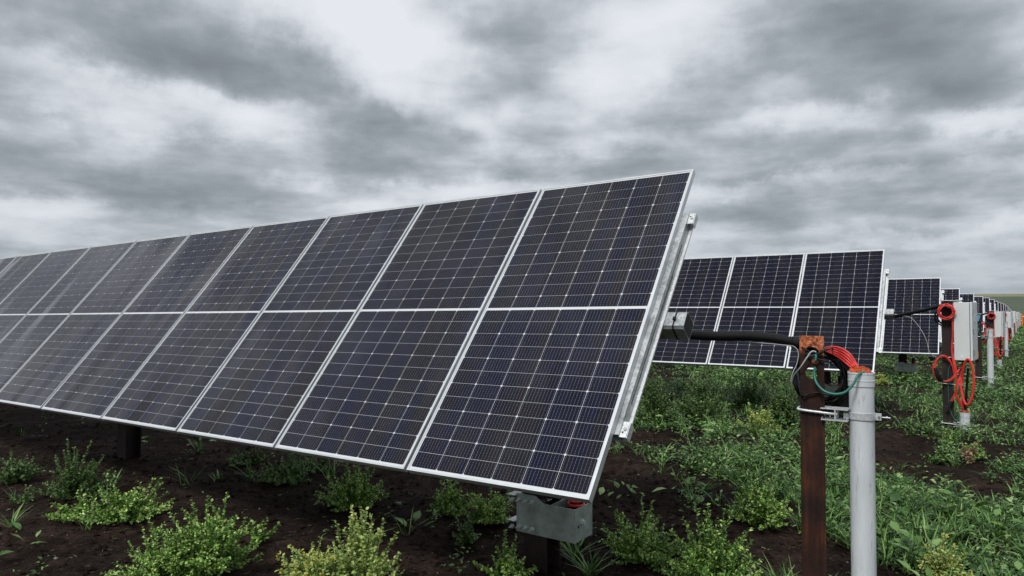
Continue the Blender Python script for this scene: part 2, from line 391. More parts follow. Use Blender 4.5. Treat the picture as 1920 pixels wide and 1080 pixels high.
SLEEVE = M_simple('black_braided_sleeve', (.004, .004, .0045), .55, sc=60, bs=.6, bd=.004, spec=.22)
RED = M_simple('red_cable_jacket', (.68, .042, .036), .36, var=.25)
GREEN = M_simple('green_earth_wire', (.010, .15, .115), .38)
WIRE = M_simple('grey_bare_wire', (.42, .43, .44), .5)
def f_foam(t, p, o):
    n = t.noise(t.obj, 70, 4, .6); setp(t, p, Base_Color=t.ramp(n, [(.3, (.42, .06, .016)), (.7, (.80, .17, .05))]), Roughness=.85); bump(t, p, n, .7, .006)
FOAM = mat('orange_foam', f_foam)
def f_paint(t, p, o):
    n = t.noise(t.v('MULTIPLY', t.obj, (1, 1, .3)), 6, 5, .6); setp(t, p, Base_Color=t.ramp(n, [(.3, (.60, .63, .63)), (.7, (.69, .72, .72))]), Roughness=.4)
PAINT = mat('grey_enclosure_paint', f_paint)
DARK = M_simple('dark_gap', (.012, .012, .012), .8)
BLUE = M_simple('blue_plastic', (.12, .32, .55), .5)
ORANGE = M_simple('orange_paint', (.78, .24, .02), .5)
WHITE = M_simple('white_paint', (.72, .73, .74), .5)
COPPER = M_simple('copper_bolt', (.30, .12, .06), .5, metal=.6)

def f_soil(t, p, o):
    P = t.pos
    n1_ = t.noise(P, .9, 6, .6); n2_ = t.noise(P, 9, 7, .68); n3_ = t.noise(P, 55, 5, .65); n4 = t.noise(t.v('ADD', P, (5, 9, 0)), .35, 3, .5)
    c = t.ramp(t.m('MULTIPLY_ADD', n2_, .5, t.m('MULTIPLY', n1_, .5)), [(.36, (.0085, .0056, .0044)), (.5, (.021, .0138, .0108)), (.66, (.066, .043, .033))])
    c = t.mix(t.m('MULTIPLY', t.ramp(n3_, [(.34, 1.0), (.5, 0.0)]), .7), c, (.006, .004, .0035))  # darkens the bump lows, shade between clods put into the colour
    dry = t.noise(t.v('ADD', P, (11, 4, 0)), 26, 6, .75); c = t.mix(t.m('MULTIPLY', t.ramp(dry, [(.56, 0.0), (.66, 1.0)]), t.ramp(n1_, [(.38, .25), (.6, .85)])), c, (.090, .060, .047))
    sp = t.noise(t.v('ADD', P, (3, 1, 0)), 42, 2, .5); c = t.mix(t.ramp(sp, [(.745, 0.0), (.77, .75)]), c, (.26, .21, .17))
    # low moss and seedlings, thickening far from the camera
    s_ = t.v('LENGTH', P); far = t.new('ShaderNodeMapRange'); t.put(far.inputs[0], s_); far.inputs[1].default_value = 14; far.inputs[2].default_value = 60
    far.inputs[3].default_value = 0.0; far.inputs[4].default_value = .42
    gm = t.ramp(t.m('ADD', t.m('MULTIPLY_ADD', n2_, .45, t.m('MULTIPLY', n4, .55)), t.m('MULTIPLY', far.outputs[0], .6)), [(.52, 0.0), (.66, 1.0)])
    gc = t.ramp(n3_, [(.3, (.018, .038, .014)), (.6, (.050, .095, .034)), (.8, (.11, .15, .055))])
    c = t.mix(t.m('MULTIPLY', gm, t.m('MULTIPLY', far.outputs[0], 2.3), clamp=True), c, gc)
    setp(t, p, Base_Color=c, Roughness=.9); p.inputs['Specular IOR Level'].default_value = .06
    hb = t.m('MULTIPLY_ADD', n3_, .35, n2_); bump(t, p, hb, 1.0, .06)
SOIL = mat('dark_tilled_soil', f_soil)
def f_hill(t, p, o):
    s_ = t.new('ShaderNodeSeparateXYZ'); t.put(s_.inputs[0], t.pos)
    n = t.noise(t.pos, .02, 6, .6); h = t.m('MULTIPLY_ADD', t.m('SUBTRACT', n, .5), 2.6, s_.outputs[2])
    mr = t.new('ShaderNodeMapRange'); t.put(mr.inputs[0], h); mr.inputs[1].default_value = 9.0; mr.inputs[2].default_value = 10.2
    lo = t.ramp(t.noise(t.v('MULTIPLY', t.pos, (1, 2.2, 1)), .035, 5, .65), [(.3, (.058, .078, .055)), (.55, (.080, .102, .068)), (.75, (.105, .118, .076))])  # greyed greens, distance haze put into the colour
    hi = t.ramp(n, [(.3, (.17, .175, .10)), (.7, (.21, .21, .12))])
    setp(t, p, Base_Color=t.mix(mr.outputs[0], lo, hi), Roughness=.95); p.inputs['Specular IOR Level'].default_value = .1
HILL = mat('hill_grass', f_hill)
def M_leaf(name, stops, rough=.42, trans=.22, spec=.5):
    def f(t, p, o):
        isl = t.new('ShaderNodeNewGeometry').outputs['Random Per Island']
        n = t.noise(t.pos, 2.2, 3, .5)
        k = t.m('MULTIPLY_ADD', n, .40, t.m('MULTIPLY', isl, .62))
        c = t.ramp(k, stops)
        setp(t, p, Base_Color=c, Roughness=rough); p.inputs['Specular IOR Level'].default_value = spec*.65
        tr = t.new('ShaderNodeBsdfTranslucent'); t.l.new(c, tr.inputs[0]); ms = t.new('ShaderNodeMixShader'); ms.inputs[0].default_value = trans
        t.l.new(p.outputs[0], ms.inputs[1]); t.l.new(tr.outputs[0], ms.inputs[2]); t.l.new(ms.outputs[0], o.inputs[0])
    return mat(name, f)
L_BRIGHT = M_leaf('bright_weed_leaf', [(.22, (.030, .075, .012)), (.45, (.14, .29, .042)), (.64, (.33, .53, .11)), (.8, (.60, .74, .28))])  # palest stop paints leaf highlights into the colour
L_DULL = M_leaf('dull_weed_leaf', [(.2, (.026, .056, .016)), (.5, (.08, .155, .040)), (.75, (.20, .30, .10))])
L_YEL = M_leaf('yellow_green_leaf', [(.2, (.17, .26, .05)), (.5, (.34, .46, .13)), (.75, (.56, .64, .24)), (.92, (.66, .58, .16))], .45, .3)
L_GRASS = M_leaf('grass_blade', [(.25, (.018, .052, .012)), (.5, (.070, .165, .036)), (.68, (.15, .29, .070)), (.82, (.30, .44, .14))], .38)  # pale end of the ramp stands for highlights on the blades
L_FORB = M_leaf('broad_leaf', [(.25, (.018, .050, .011)), (.5, (.070, .160, .034)), (.68, (.16, .29, .078)), (.83, (.34, .46, .19))], .4)  # palest stop is a painted highlight as on the grass
L_DRY = M_leaf('dry_straw', [(.2, (.22, .14, .08)), (.6, (.40, .28, .18)), (.9, (.52, .40, .26))], .7)
L_FLOWER = M_leaf('yellow_flower', [(.2, (.46, .42, .06)), (.8, (.66, .62, .16))], .6)
STEM = M_simple('weed_stem', (.075, .10, .04), .6)

# ---------------------------------------------------------------- ground and hills
def warp_axis(lo, hi, c, w_, n):
    t = np.linspace(np.arcsinh((lo-c)/w_), np.arcsinh((hi-c)/w_), n); return c+w_*np.sinh(t)
gx = warp_axis(-900, 900, 1.0, 2.6, 760); gy = warp_axis(-400, 1100, 4.6, 2.6, 760)
XX, YY = np.meshgrid(gx, gy); ZZ = ground_z(XX, YY)
V = np.stack([XX.ravel(), YY.ravel(), ZZ.ravel()], 1); ny, nx = XX.shape
I = np.arange(ny*nx).reshape(ny, nx); F = np.stack([I[:-1, :-1].ravel(), I[:-1, 1:].ravel(), I[1:, 1:].ravel(), I[1:, :-1].ravel()], 1)
ground = tag(np_mesh('ground', V, F, SOIL, smooth=True), 'dark bare tilled soil of the field with scattered clods', kind='structure')
aa = np.linspace(R(-75), R(85), 200); dd = np.concatenate([np.linspace(170, 950, 60), np.linspace(1000, 2200, 14)])
AA, DD = np.meshgrid(aa, dd)
hx = DD*np.sin(AA); hy = DD*np.cos(AA)
tt = np.clip((DD-190)/760, 0, 1)
crest = 12.4 + 1.6*np.sin((AA-.4)*3.0) + 1.6*(fbm(hx, hy, .004, 3, 5)-.5)
hzv = -5.6 + (crest+5.6)*(tt**1.15) + (fbm(hx, hy, .012, 4, 8)-.5)*1.6*tt + EYE
hzv = np.where(DD > 1000, hzv-(DD-1000)*.02, hzv)
Vh = np.stack([hx.ravel(), hy.ravel(), hzv.ravel()], 1); nh, nw = AA.shape; I = np.arange(nh*nw).reshape(nh, nw)
Fh = np.stack([I[:-1, :-1].ravel(), I[1:, :-1].ravel(), I[1:, 1:].ravel(), I[:-1, 1:].ravel()], 1)
tag(np_mesh('hills', Vh, Fh, HILL, smooth=True), 'low green hill with an olive crest on the horizon', kind='structure')

# ---------------------------------------------------------------- solar arrays
def frame_mesh():
    b = MB(); w_, h, t_ = PW, PH, .035; lip = .011; cy = h/2
    prof_d = t_
    # rim: four butted bars, long sides full length
    b.box((lip/2, 0, -t_/2), (lip, h, t_)); b.box((w_-lip/2, 0, -t_/2), (lip, h, t_))
    b.box((w_/2, cy-lip/2, -t_/2), (w_-2*lip, lip, t_)); b.box((w_/2, -cy+lip/2, -t_/2), (w_-2*lip, lip, t_))
    # rear flanges
    b.box((.022, 0, -t_+.001), (.022, h-.03, .002)); b.box((w_-.022, 0, -t_+.001), (.022, h-.03, .002))
    return b
def cell_mesh():
    b = MB(); z0 = -.0030; z1 = -.0024; mx_, my_ = .0145, .020
    b.add([(.0105, -PH/2+.0105, z0), (PW-.0105, -PH/2+.0105, z0), (PW-.0105, PH/2-.0105, z0), (.0105, PH/2-.0105, z0)], [(0, 1, 2, 3)], 0)
    pw = (PW-2*mx_-.005)/6; ph = (PH/2-my_-.010)/12; g = .0011; ch = .0062
    for half in (-1, 1):
        for j in range(12):
            for i in range(6):
                x0 = mx_+.0025+i*pw+g; x1 = x0+pw-2*g
                if half < 0: y1 = -.008-j*ph-g; y0 = y1-ph+2*g*.75
                else: y0 = .008+j*ph+g*.75; y1 = y0+ph-2*g*.75
                # each half cell keeps two chamfered corners
                if j % 2 == 0: vs = [(x0+ch, y0), (x1-ch, y0), (x1, y0+ch), (x1, y1), (x0, y1), (x0, y0+ch)]
                else: vs = [(x0, y0), (x1, y0), (x1, y1-ch), (x1-ch, y1), (x0+ch, y1), (x0, y1-ch)]
                b.add([(x, y, z1) for x, y in vs], [tuple(range(6))], 1)
    b.add([(.012, -PH/2+.012, -.008), (PW-.012, -PH/2+.012, -.008), (PW-.012, PH/2-.012, -.008), (.012, PH/2-.012, -.008)], [(3, 2, 1, 0)], 2)
    return b
FRAME0 = frame_mesh().build('solar_panel', ALU); CELL0 = cell_mesh().build('cell_surface', [BACK, CELL, UNDER]); CELL0.parent = FRAME0
FRAME1 = FRAME0.copy(); C.objects.link(FRAME1); c1_ = CELL0.copy(); c1_.data = CELL0.data.copy(); c1_.data.materials[1] = CELL_FAR; C.objects.link(c1_); c1_.parent = FRAME1
def rail_mesh():
    b = MB(); L = 1.42; zt = -.0365; d_ = .056
    b.box((.010, 0, zt-.001), (.044, L, .002), 2); b.box((.070, 0, zt-.001), (.030, L, .002), 2)
    b.box((-.0105, 0, zt-d_/2-.002), (.0025, L, d_), 2); b.box((.056, 0, zt-d_/2-.002), (.0025, L, d_), 2)
    b.box((-.0210, 0, zt-d_-.0035), (.0235, L, .003), 0); b.box((-.0320, 0, zt-d_+.002), (.0025, L, .008), 0)
    b.box((.0225, 0, zt-d_-.0035), (.063, L, .003), 0)
    b.box((-.0122, .02, zt-.030), (.0012, L*.72, .004), 1)
    b.box((-.0122, -.12, zt-.040), (.0012, .30, .003), 1)
    for s_ in (-1, 1):
        b.box((-.0265, s_*(L/2-.035), zt-.012), (.034, .080, .004), 0, bev=.0012)
        b.box((-.0450, s_*(L/2-.035), zt-.034), (.003, .080, .040), 0)
        b.cyl((-.031, s_*(L/2-.035), zt-.010), (-.031, s_*(L/2-.035), zt-.004), .008, n=6, m=2)
        b.cyl((-.022, s_*(L/2-.020), zt-.0095), (-.022, s_*(L/2-.020), zt-.009), .005, n=10, m=1)
    return b
RAIL0 = rail_mesh().build('mounting_rail', [RAILM, DARK, GALV])
def ibeam(b, w_, dep, z0, z1, tf=.008, tw=.006, m=0):
    b.box((0, dep/2-tf/2, (z0+z1)/2), (w_, tf, z1-z0), m); b.box((0, -dep/2+tf/2, (z0+z1)/2), (w_, tf, z1-z0), m)
    b.box((0, 0, (z0+z1)/2), (tw, dep-2*tf, z1-z0), m); return b
def pile_mesh():      # local origin at the tube axis, z up
    b = MB(); ibeam(b, .15, .15, -2.2, -.16)
    return b
PILE0 = pile_mesh().build('support_post', PILE)
def bracket_mesh():
    # open-topped galvanised box bolted round the post; local x = along the row inwards (viewer's left)
    b = MB(); t_ = .005; x0, x1 = -.27, .11; hy = .098; z0, z1 = -1.165, -.985
    for s_ in (-1, 1):
        prof = [(x0, z0), (x1, z0), (x1, z1+.035), (-.02, z1+.035), (-.07, z1), (x0, z1)]
        vs = [(x, s_*hy, z) for x, z in prof]+[(x, s_*(hy-t_), z) for x, z in prof]; n = len(prof)
        fs = [tuple(range(n)), tuple(range(2*n-1, n-1, -1))]+[(i, n+i, n+(i+1) % n, (i+1) % n) for i in range(n)]
        if s_ < 0: pass
        b.add(vs, fs)
    b.box((x0+t_/2, 0, (z0+z1)/2), (t_, 2*hy-2*t_-.001, z1-z0)); b.box((-.11, 0, (z0+z1)/2+.003), (t_, 2*hy-2*t_-.001, z1-z0-.01))
    b.box(((x0+x1)/2-.05, 0, z0+.004), (x1-x0-.12, 2*hy-2*t_-.001, t_))
    return b
BRK0 = bracket_mesh().build('post_bracket', GALVG)
for zz in (-1.135, -.985):
    for xx in (-.0, .045, .09, .125):
        b = MB(); y = .0985 if xx < .11 else .115
        b.cyl((xx, y, zz), (xx, y+.007, zz), .0125, n=14, m=0); b.cyl((xx, y+.007, zz), (xx, y+.016, zz), .0095, n=6); b.cyl((xx, y+.016, zz), (xx, y+.034, zz), .0048, n=8)
        b.build('bolt', RAILM, BRK0)
b = MB(); b.cyl((-.2705, .02, -1.07), (-.2735, .02, -1.07), .020, n=18); b.cyl((-.2735, .02, -1.07), (-.287, .02, -1.07), .015, n=6); b.build('bolt', RAILM, BRK0)
b = MB(); b.cyl((-.2705, .060, -1.085), (-.2715, .060, -1.085), .008, n=10); b.build('bolt_hole', DARK, BRK0)
for c_, d_ in (((.140, .055, -.965), (.055, .12, .006)), ((.140, .055, -1.11), (.055, .12, .006)), ((-.02, .05, -.972), (.13, .04, .005)), ((-.03, -.02, -.972), (.16, .03, .005)), ((-.04, .075, -.985), (.05, .004, .03))):
    b = MB(); b.box(c_, d_, bev=.001); b.build('clamp_plate', GALV, BRK0)
def damper_mesh():
    b = MB(); b.cyl((-.215, -.01, -1.15), (-.20, -.06, -.86), .036, n=20, m=0); b.cyl((-.20, -.06, -.86), (-.16, -.2, -.45), .016, n=14, m=1)
    
    for zz in (-.968, -.992): b.tube([(-.205+.044*math.cos(a), -.03+.044*math.sin(a), zz) for a in [2*PI*i/20 for i in range(20)]], .0075, n=8, m=2, closed=True, sub=1)
    return b
DMP0 = damper_mesh().build('damper', [BLACK, GALV, RED])
def tube_mesh(L):
    b = MB(); r_ = .054; c_ = .013
    prof = [(-r_+c_, -r_), (r_-c_, -r_), (r_, -r_+c_), (r_, r_-c_), (r_-c_, r_), (-r_+c_, r_), (-r_, r_-c_), (-r_, -r_+c_)]
    b.prism(prof, (-.15, 0, 0), (L, 0, 0)); r2 = r_-.004
    # closed end: dark face paints the shaded hollow, leaving a rim
    k = r2/r_; vs = [(-.1505, a*k, b2*k) for a, b2 in prof]; b.add(vs, [tuple(range(8))], 1)
    return b
def clamp_mesh():
    b = MB(); b.box((0, 0, -.155), (.09, .19, .05), bev=.004); b.box((0, .085, -.03), (.07, .012, .25), bev=.003); b.box((0, -.085, -.03), (.07, .012, .25), bev=.003); b.box((0, 0, .085), (.07, .18, .012), bev=.003)
    return b
CLM0 = clamp_mesh().build('bearing', GALV)
def strap_mesh():
    b = MB(); r_ = .0565; c_ = .0135
    prof = [(-r_+c_, -r_), (r_-c_, -r_), (r_, -r_+c_), (r_, r_-c_), (r_-c_, r_), (-r_+c_, r_), (-r_, r_-c_), (-r_, -r_+c_)]
    b.prism(prof, (-.098, 0, 0), (-.090, 0, 0)); b.box((-.094, 0, .061), (.016, .02, .012), bev=.002); return b
STR0 = strap_mesh().build('cable_tie', BLACK)
protos = [FRAME0, FRAME1, RAIL0, PILE0, BRK0, DMP0, CLM0, STR0]
TUBE_OFF = .035+.0625+.054
row_labels = ['long row of silver framed dark solar panels filling the left foreground', 'solar row of three visible panels behind the near row right end',
 'solar row whose end panel stands left of the nearest grey box']
ords = ['fourth', 'fifth', 'sixth', 'seventh', 'eighth', 'ninth', 'tenth', 'eleventh', 'twelfth', 'thirteenth', 'fourteenth', 'fifteenth', 'sixteenth', 'seventeenth', 'eighteenth', 'nineteenth']
row_labels += ['%s solar row from the camera, its dark end panel tilted above the grey boxes' % s_ for s_ in ords]
rows = []
def row(k):
    T = np.array(TOPS[k]); npan = 22 if k == 0 else (12 if k == 1 else 8)
    dvec = np.array([math.cos(TILT)*N[0], math.cos(TILT)*N[1], -math.sin(TILT)])
    mid = T + dvec*PH/2; gzv = gz(mid[0], mid[1])
    root = empty('solar_array', (mid[0], mid[1], gzv), TH, label=row_labels[k], cat='solar array', group='rows of solar panels')
    slope = R(-.7) if k == 0 else R(-.2)
    # local frame: x inwards, y towards the camera, z up; plane normal = (0, sin, cos)
    zm = mid[2]+EYE-gzv
    def place(o, x, extra_n=0.0, tilt=True):
        o.parent = root; z = zm + math.tan(-slope)*-x
        nrm = (0, math.sin(TILT)*extra_n, math.cos(TILT)*extra_n)
        o.location = (x, nrm[1], z+nrm[2]); o.rotation_euler = (-TILT if tilt else 0, 0, 0)
        return o
    rr = random.Random(k)
    for i in range(npan):
        p = copy_tree(FRAME1 if k else FRAME0); place(p, .006+i*(PW+GAP)); p.rotation_euler[0] += R(rr.uniform(-.12, .12)); p.rotation_euler[1] += R(rr.uniform(-.1, .1))+slope*-1
    if k < 8:
        for i in range(npan+1 if k else 14):
            r_ = copy_tree(RAIL0); place(r_, -.012 if i == 0 else i*(PW+GAP)-.03)
    tb = tube_mesh(npan*(PW+GAP)-.1).build('torque_tube', [GALV, DARK]); place(tb, 0, -TUBE_OFF); tb.rotation_euler[1] = -slope
    if k == 0: st_ = copy_tree(STR0); place(st_, 0, -TUBE_OFF)
    for s_ in ([.72, 5.35, 10.0, 14.7, 19.3] if k == 0 else [.72, 5.35]):
        y = -TUBE_OFF*math.sin(TILT); z = zm-TUBE_OFF*math.cos(TILT) + math.tan(-slope)*-s_
        for pr in (PILE0, CLM0) + ((BRK0, DMP0) if s_ < 1 else ()):
            if k > 7 and pr is not PILE0: continue
            o = copy_tree(pr); o.parent = root; o.location = (s_, y, z)
    return root
for k in range(19): rows.append(row(k))
for p in protos:
    for ch in list(p.children): bpy.data.objects.remove(ch)
    bpy.data.objects.remove(p)
bpy.context.view_layer.update()

# ---------------------------------------------------------------- posts, conduits and wiring at the row ends
POST0 = np.array([1.47, 3.36])
AZ = math.atan2(A[1], A[0])                      # local x = outwards (viewer's right), local y = away from the camera
def ploc(k, dx=0.0, dy=0.0):
    b = POST0 + np.array([PX, PY])*k; return (b[0]+dx, b[1]+dy)
GR = [gz(*ploc(k)) for k in range(16)]
def loc_at(k, px, py, back=0.0):
    """local (x, y, z) in post frame k for a photo pixel, on the plane `back` metres behind the post axis; z is height above eye"""
    X0, Y0 = ploc(k); r_ = (px-960)/FPX/ (math.cos(PITCH)+ (540-py)/FPX*-math.sin(PITCH)); r_ = (pix(px, py, 1.0))[0]
    bx, by = G
    a = (r_*(Y0+by*back)-(X0+bx*back))/(A[0]-r_*A[1])
    Y = Y0+by*back+a*A[1]; p = pix(px, py, Y)
    return (a, back, p[2]-EYE)
def post_mesh(top, bottom, holes, w_=.124):
    b = MB(); dep, tf = .110, .009; tb = min(h_[0]-h_[1]*h_[2] for h_ in holes)-.03      # web and rear flange are cut down below the holes
    b.box((0, -.075+tf+(dep-2*tf)/2, (tb+bottom)/2), (.007, dep-2*tf, tb-bottom)); b.box((-.012, -.075+dep-tf/2, (tb+bottom)/2), (.080, tf, tb-bottom))
    # front flange with round holes: rows of quads between hole bands
    y0, y1 = -.075, -.075+tf; z = top; n = 28
    def slab(za, zb): b.box((0, (y0+y1)/2, (za+zb)/2), (w_, tf, za-zb))
    for hz_, hr, hs in holes:
        za, zb = hz_+hr*hs+.012, hz_-hr*hs-.012
        slab(z, za); z = zb
        # plate with hole
        ring = [(hr*math.cos(2*PI*i/n), hz_+hr*hs*math.sin(2*PI*i/n)) for i in range(n)]
        out = []
        for i in range(n):
            c_, s_ = math.cos(2*PI*i/n), math.sin(2*PI*i/n); kx = (w_/2)/max(abs(c_), 1e-6); kz = ((za-zb)/2)/max(abs(s_), 1e-6); q = min(kx, kz)
            out.append((c_*q, hz_+s_*q))
        # exact corners
        cor = [(w_/2, za), (-w_/2, za), (-w_/2, zb), (w_/2, zb)]
        for cx_, cz_ in cor:
            j = min(range(n), key=lambda i: (out[i][0]-cx_)**2+(out[i][1]-cz_)**2); out[j] = (cx_, cz_)
        vs = [(x, y0, zz) for x, zz in ring]+[(x, y0, zz) for x, zz in out]+[(x, y1, zz) for x, zz in ring]+[(x, y1, zz) for x, zz in out]
        fs = []
        for i in range(n):
            j = (i+1) % n; fs += [(i, n+i, n+j, j), (2*n+i, 2*n+j, 3*n+j, 3*n+i), (i, j, 2*n+j, 2*n+i), (n+i, 3*n+i, 3*n+j, n+j)]
        b.add(vs, fs)
    slab(z, bottom); return b
def coil_pts(cx, cz, r_, y, turns, jit, rnd, n=22, sx_=1.0, tilt=0.0):
    pts = []
    for i in range(int(turns*n)):
        a = 2*PI*i/n; q = r_*(1+rnd.uniform(-jit, jit)); pts.append((cx+q*sx_*math.cos(a), y+tilt*math.sin(a)+rnd.uniform(-.008, .008), cz+q*math.sin(a)))
    return pts
def conduit(k_name, x, y, top, bottom, foam=True, label='', group=None, parent_loc=None, r_=.0575):
    root = empty('conduit_pipe', parent_loc, AZ, label=label, cat='conduit pipe', group=group)
    b = MB(); b.lathe([(r_, bottom), (r_, top-.062)], (x, y, 0)); b.build('pipe', PVC, root)
    b = MB(); b.lathe([(r_-.001, top-.066), (r_+.0035, top-.065), (r_+.0038, top-.041), (r_+.0052, top-.040), (r_+.0052, top-.036), (r_+.0038, top-.035), (r_+.0040, top-.010), (r_+.0055, top-.008), (r_+.0055, top), (r_-.003, top), (r_-.004, top-.08)], (x, y, 0))
    b.build('coupling', PVC, root)
    rn = random.Random(int(abs(x*1000+top*100)))
    b = MB()
    for i in range(26):
        a = rn.uniform(0, 2*PI); q = (r_-.014)*math.sqrt(rn.random()); s_ = rn.uniform(.012, .022); cx_, cy_, cz_ = x+q*math.cos(a), y+q*math.sin(a), top+rn.uniform(0, .016)
        vs = []; nn = 8
        for j in range(1, 5):
            for i2 in range(nn):
                ph = PI*j/5; th = 2*PI*i2/nn; rr = s_*rn.uniform(.85, 1.15); vs.append((cx_+rr*math.sin(ph)*math.cos(th), cy_+rr*math.sin(ph)*math.sin(th), cz_+rr*.8*math.cos(ph)))
        fs = [(j*nn+i2, j*nn+(i2+1) % nn, (j+1)*nn+(i2+1) % nn, (j+1)*nn+i2) for j in range(3) for i2 in range(nn)]+[tuple(range(nn)), tuple(range(4*nn-1, 3*nn-1, -1))]
        b.add(vs, [f[::-1] for f in fs], 0, True)
    b.cyl((x, y, top-.05), (x, y, top-.006), r_-.006, n=24)
    if foam: b.build('foam_plug', FOAM, root)
    return root
def clamp(loc, xc, yc, z, label, group=None, wide=.124, rc=.0575):
    root = empty('pipe_clamp', loc, AZ, label=label, cat='pipe clamp', group=group)
    b = MB(); hw = wide/2+.006; yb = .082       # round rod bent round the post
    b.tube([(hw+.05, -yb+.005, z+.004), (hw, -yb, z+.006), (0, -yb-.004, z+.009), (-hw+.01, -yb, z+.012), (-hw-.006, -yb+.02, z+.014), (-hw-.006, yb-.02, z+.014), (-hw+.01, yb, z+.012), (0, yb+.003, z+.01), (hw, yb, z+.01)], .0065, n=10)
    b.build('rod_loop', RAILM, root)
    x0 = wide/2+.004; x1 = xc-rc-.004
    b = MB(); ym = -.055
    # double strut channel seen end-on: top and bottom flanges, web, small lips
    b.box(((x0+x1)/2-.004, ym, z+.028), (x1-x0+.028, .085, .004)); b.box(((x0+x1)/2-.004, ym, z-.024), (x1-x0+.024, .085, .004))
    b.box(((x0+x1)/2, ym, z+.002), (.006, .084, .047)); 
    for xx in (x0-.012, x1+.004): b.box((xx, ym-.001, z-.018), (.003, .083, .008))
    b.build('strut_channel', RAILM, root)
    b = MB(); pr = []; n = 48; ro, ri = rc+.0052, rc+.0012
    pts_o = [(xc+ro*math.cos(a), yc+ro*math.sin(a)) for a in [2*PI*i/n for i in range(n)]]; pts_i = [(xc+ri*math.cos(a), yc+ri*math.sin(a)) for a in [2*PI*i/n for i in range(n)]]
    z0_, z1_ = z-.016, z+.014; vs = [(x, y, z0_) for x, y in pts_o]+[(x, y, z1_) for x, y in pts_o]+[(x, y, z0_) for x, y in pts_i]+[(x, y, z1_) for x, y in pts_i]
    fs = []
    for i in range(n):
        j = (i+1) % n; fs += [(i, j, n+j, n+i), (2*n+i, 3*n+i, 3*n+j, 2*n+j), (n+i, n+j, 3*n+j, 3*n+i), (i, 2*n+i, 2*n+j, j)]
    b.add(vs, fs, 0, False)
    b.box((xc+rc+.014, yc-.006, z-.001), (.028, .004, .030)); b.box((xc+rc+.014, yc+.008, z-.001), (.028, .004, .030)); b.box((xc-rc-.008, ym+.0, z-.004), (.022, .004, .026))
    b.build('band', RAILM, root)
    b = MB(); xb = xc+rc+.02; b.cyl((xb, yc-.014, z), (xb, yc+.02, z), .005, n=8); b.cyl((xb+.012, yc-.012, z-.001), (xb+.046, yc-.012, z-.001), .0035, n=8); b.cyl((xb+.028, yc-.012, z-.001), (xb+.036, yc-.012, z-.001), .008, n=6)
    b.build('bolt', GALV, root); return root

# ---- nearest post (row 1)
def L0(k): return (*ploc(k), EYE)                # roots sit at eye height axis first, re-based to the ground below
def rebase(o, g):
    """move a root down to the ground and lift its children by the same amount"""
    dz = o.location.z-g; o.location.z = g
    for ch in o.children: ch.location.z += dz
    return o
rnd = random.Random(3)
g0 = GR[0]
root = empty('support_post', L0(0), AZ, label='nearest rusty steel post with orange top and two holes, foreground right', cat='steel post', group='rusty posts at the row ends')
ptop = loc_at(0, 1528, 630, -.075)[2]
h1 = loc_at(0, 1528, 660, -.075)[2]; h2 = loc_at(0, 1528, 700, -.075)[2]
post_mesh(ptop, g0-EYE-.35, [(h1, .032, .75), (h2, .029, 1.0)], .108).build('beam', RUST, root)
b = MB(); hb = loc_at(0, 1528, 677, -.085)[2]; xb = loc_at(0, 1528, 677, -.085)[0]
b.cyl((xb, -.075, hb), (xb, -.082, hb), .016, n=18); b.cyl((xb, -.082, hb), (xb, -.092, hb), .010, n=6); b.cyl((xb, -.092, hb), (xb, -.102, hb), .005, n=8); b.build('ground_bolt', COPPER, root)
rebase(root, g0)
cx0 = .205; cy0 = -.02; ctop = loc_at(0, 1608, 697, cy0)[2]
rebase(conduit('c', cx0, cy0, ctop, g0-EYE-.3, True, 'tall light grey conduit pipe with orange foam beside the nearest rusty post', 'grey conduit pipes at the row ends', L0(0), r_=.0530), g0)
zc0 = loc_at(0, 1608, 778, cy0)[2]
rebase(clamp(L0(0), cx0, cy0, zc0, 'galvanised clamp strapping the nearest grey pipe to its rusty post', wide=.108, rc=.0530), g0)
def wire(name, label, cat, paths, mt, k, g, group=None, part=None):
    if part is None:
        b = MB()
        for pts, r_ in paths: b.tube(pts, r_, n=9)
        o = b.build(name, mt); o.location = L0(k); o.rotation_euler = (0, 0, AZ)
        return tag(o, label, cat, group)
def PL(k, lst): return [loc_at(k, *p) for p in lst]
# sleeved cable from the torque tube to the post
main = [(1228, 618, .10), (1250, 622, .08), (1285, 627, .04), (1340, 630, .0), (1400, 630, 0.0), (1450, 634, .0), (1490, 642, .0), (1520, 650, .0), (1535, 660, .02)]
b = MB(); b.tube(PL(0, main), .025, n=16, sub=8, rv=lambda t: (1.25 if t < .12 else 1.0-.18*max(0, t-.4))*(1+.03*math.sin(t*60)))
for t_ in ((1285, 627, .04), (1395, 630, 0), (1486, 641, 0), (1497, 644, 0)):
    c_ = Vector(loc_at(0, *t_)); d_ = Vector((1, 0, -.08)).normalized(); b.cyl(c_-d_*.004, c_+d_*.004, .0275, n=16)
cab = b.build('cable_bundle', SLEEVE); cab.location = L0(0); cab.rotation_euler = (0, 0, AZ)
tag(cab, 'thick black sleeved cable from the near row tube end to the nearest rusty post', 'cable', 'black sleeved cables from row to post')
b = MB()
for q in range(22):
    r_ = rnd.uniform(.106, .142); c_ = loc_at(0, 1541+rnd.uniform(-3, 3), 708+rnd.uniform(-5, 5), .11)
    b.tube(coil_pts(c_[0], c_[2], r_, rnd.uniform(.085, .15), 1, .03, rnd, n=18, sx_=.95), .0052, n=7, closed=True, sub=3)
for q in range(9):
    b.tube(PL(0, [(1556, 655+q*2, .10), (1575, 668+q*3, .10+q*.004), (1592+q, 688+q*4, .09), (1596+q*1.0, 716+q*5, .085), (1585-q, 746+q*2, .1), (1562-q*2, 762, .12), (1535-q*4, 757-q*2, .13)]), .0052, n=7)
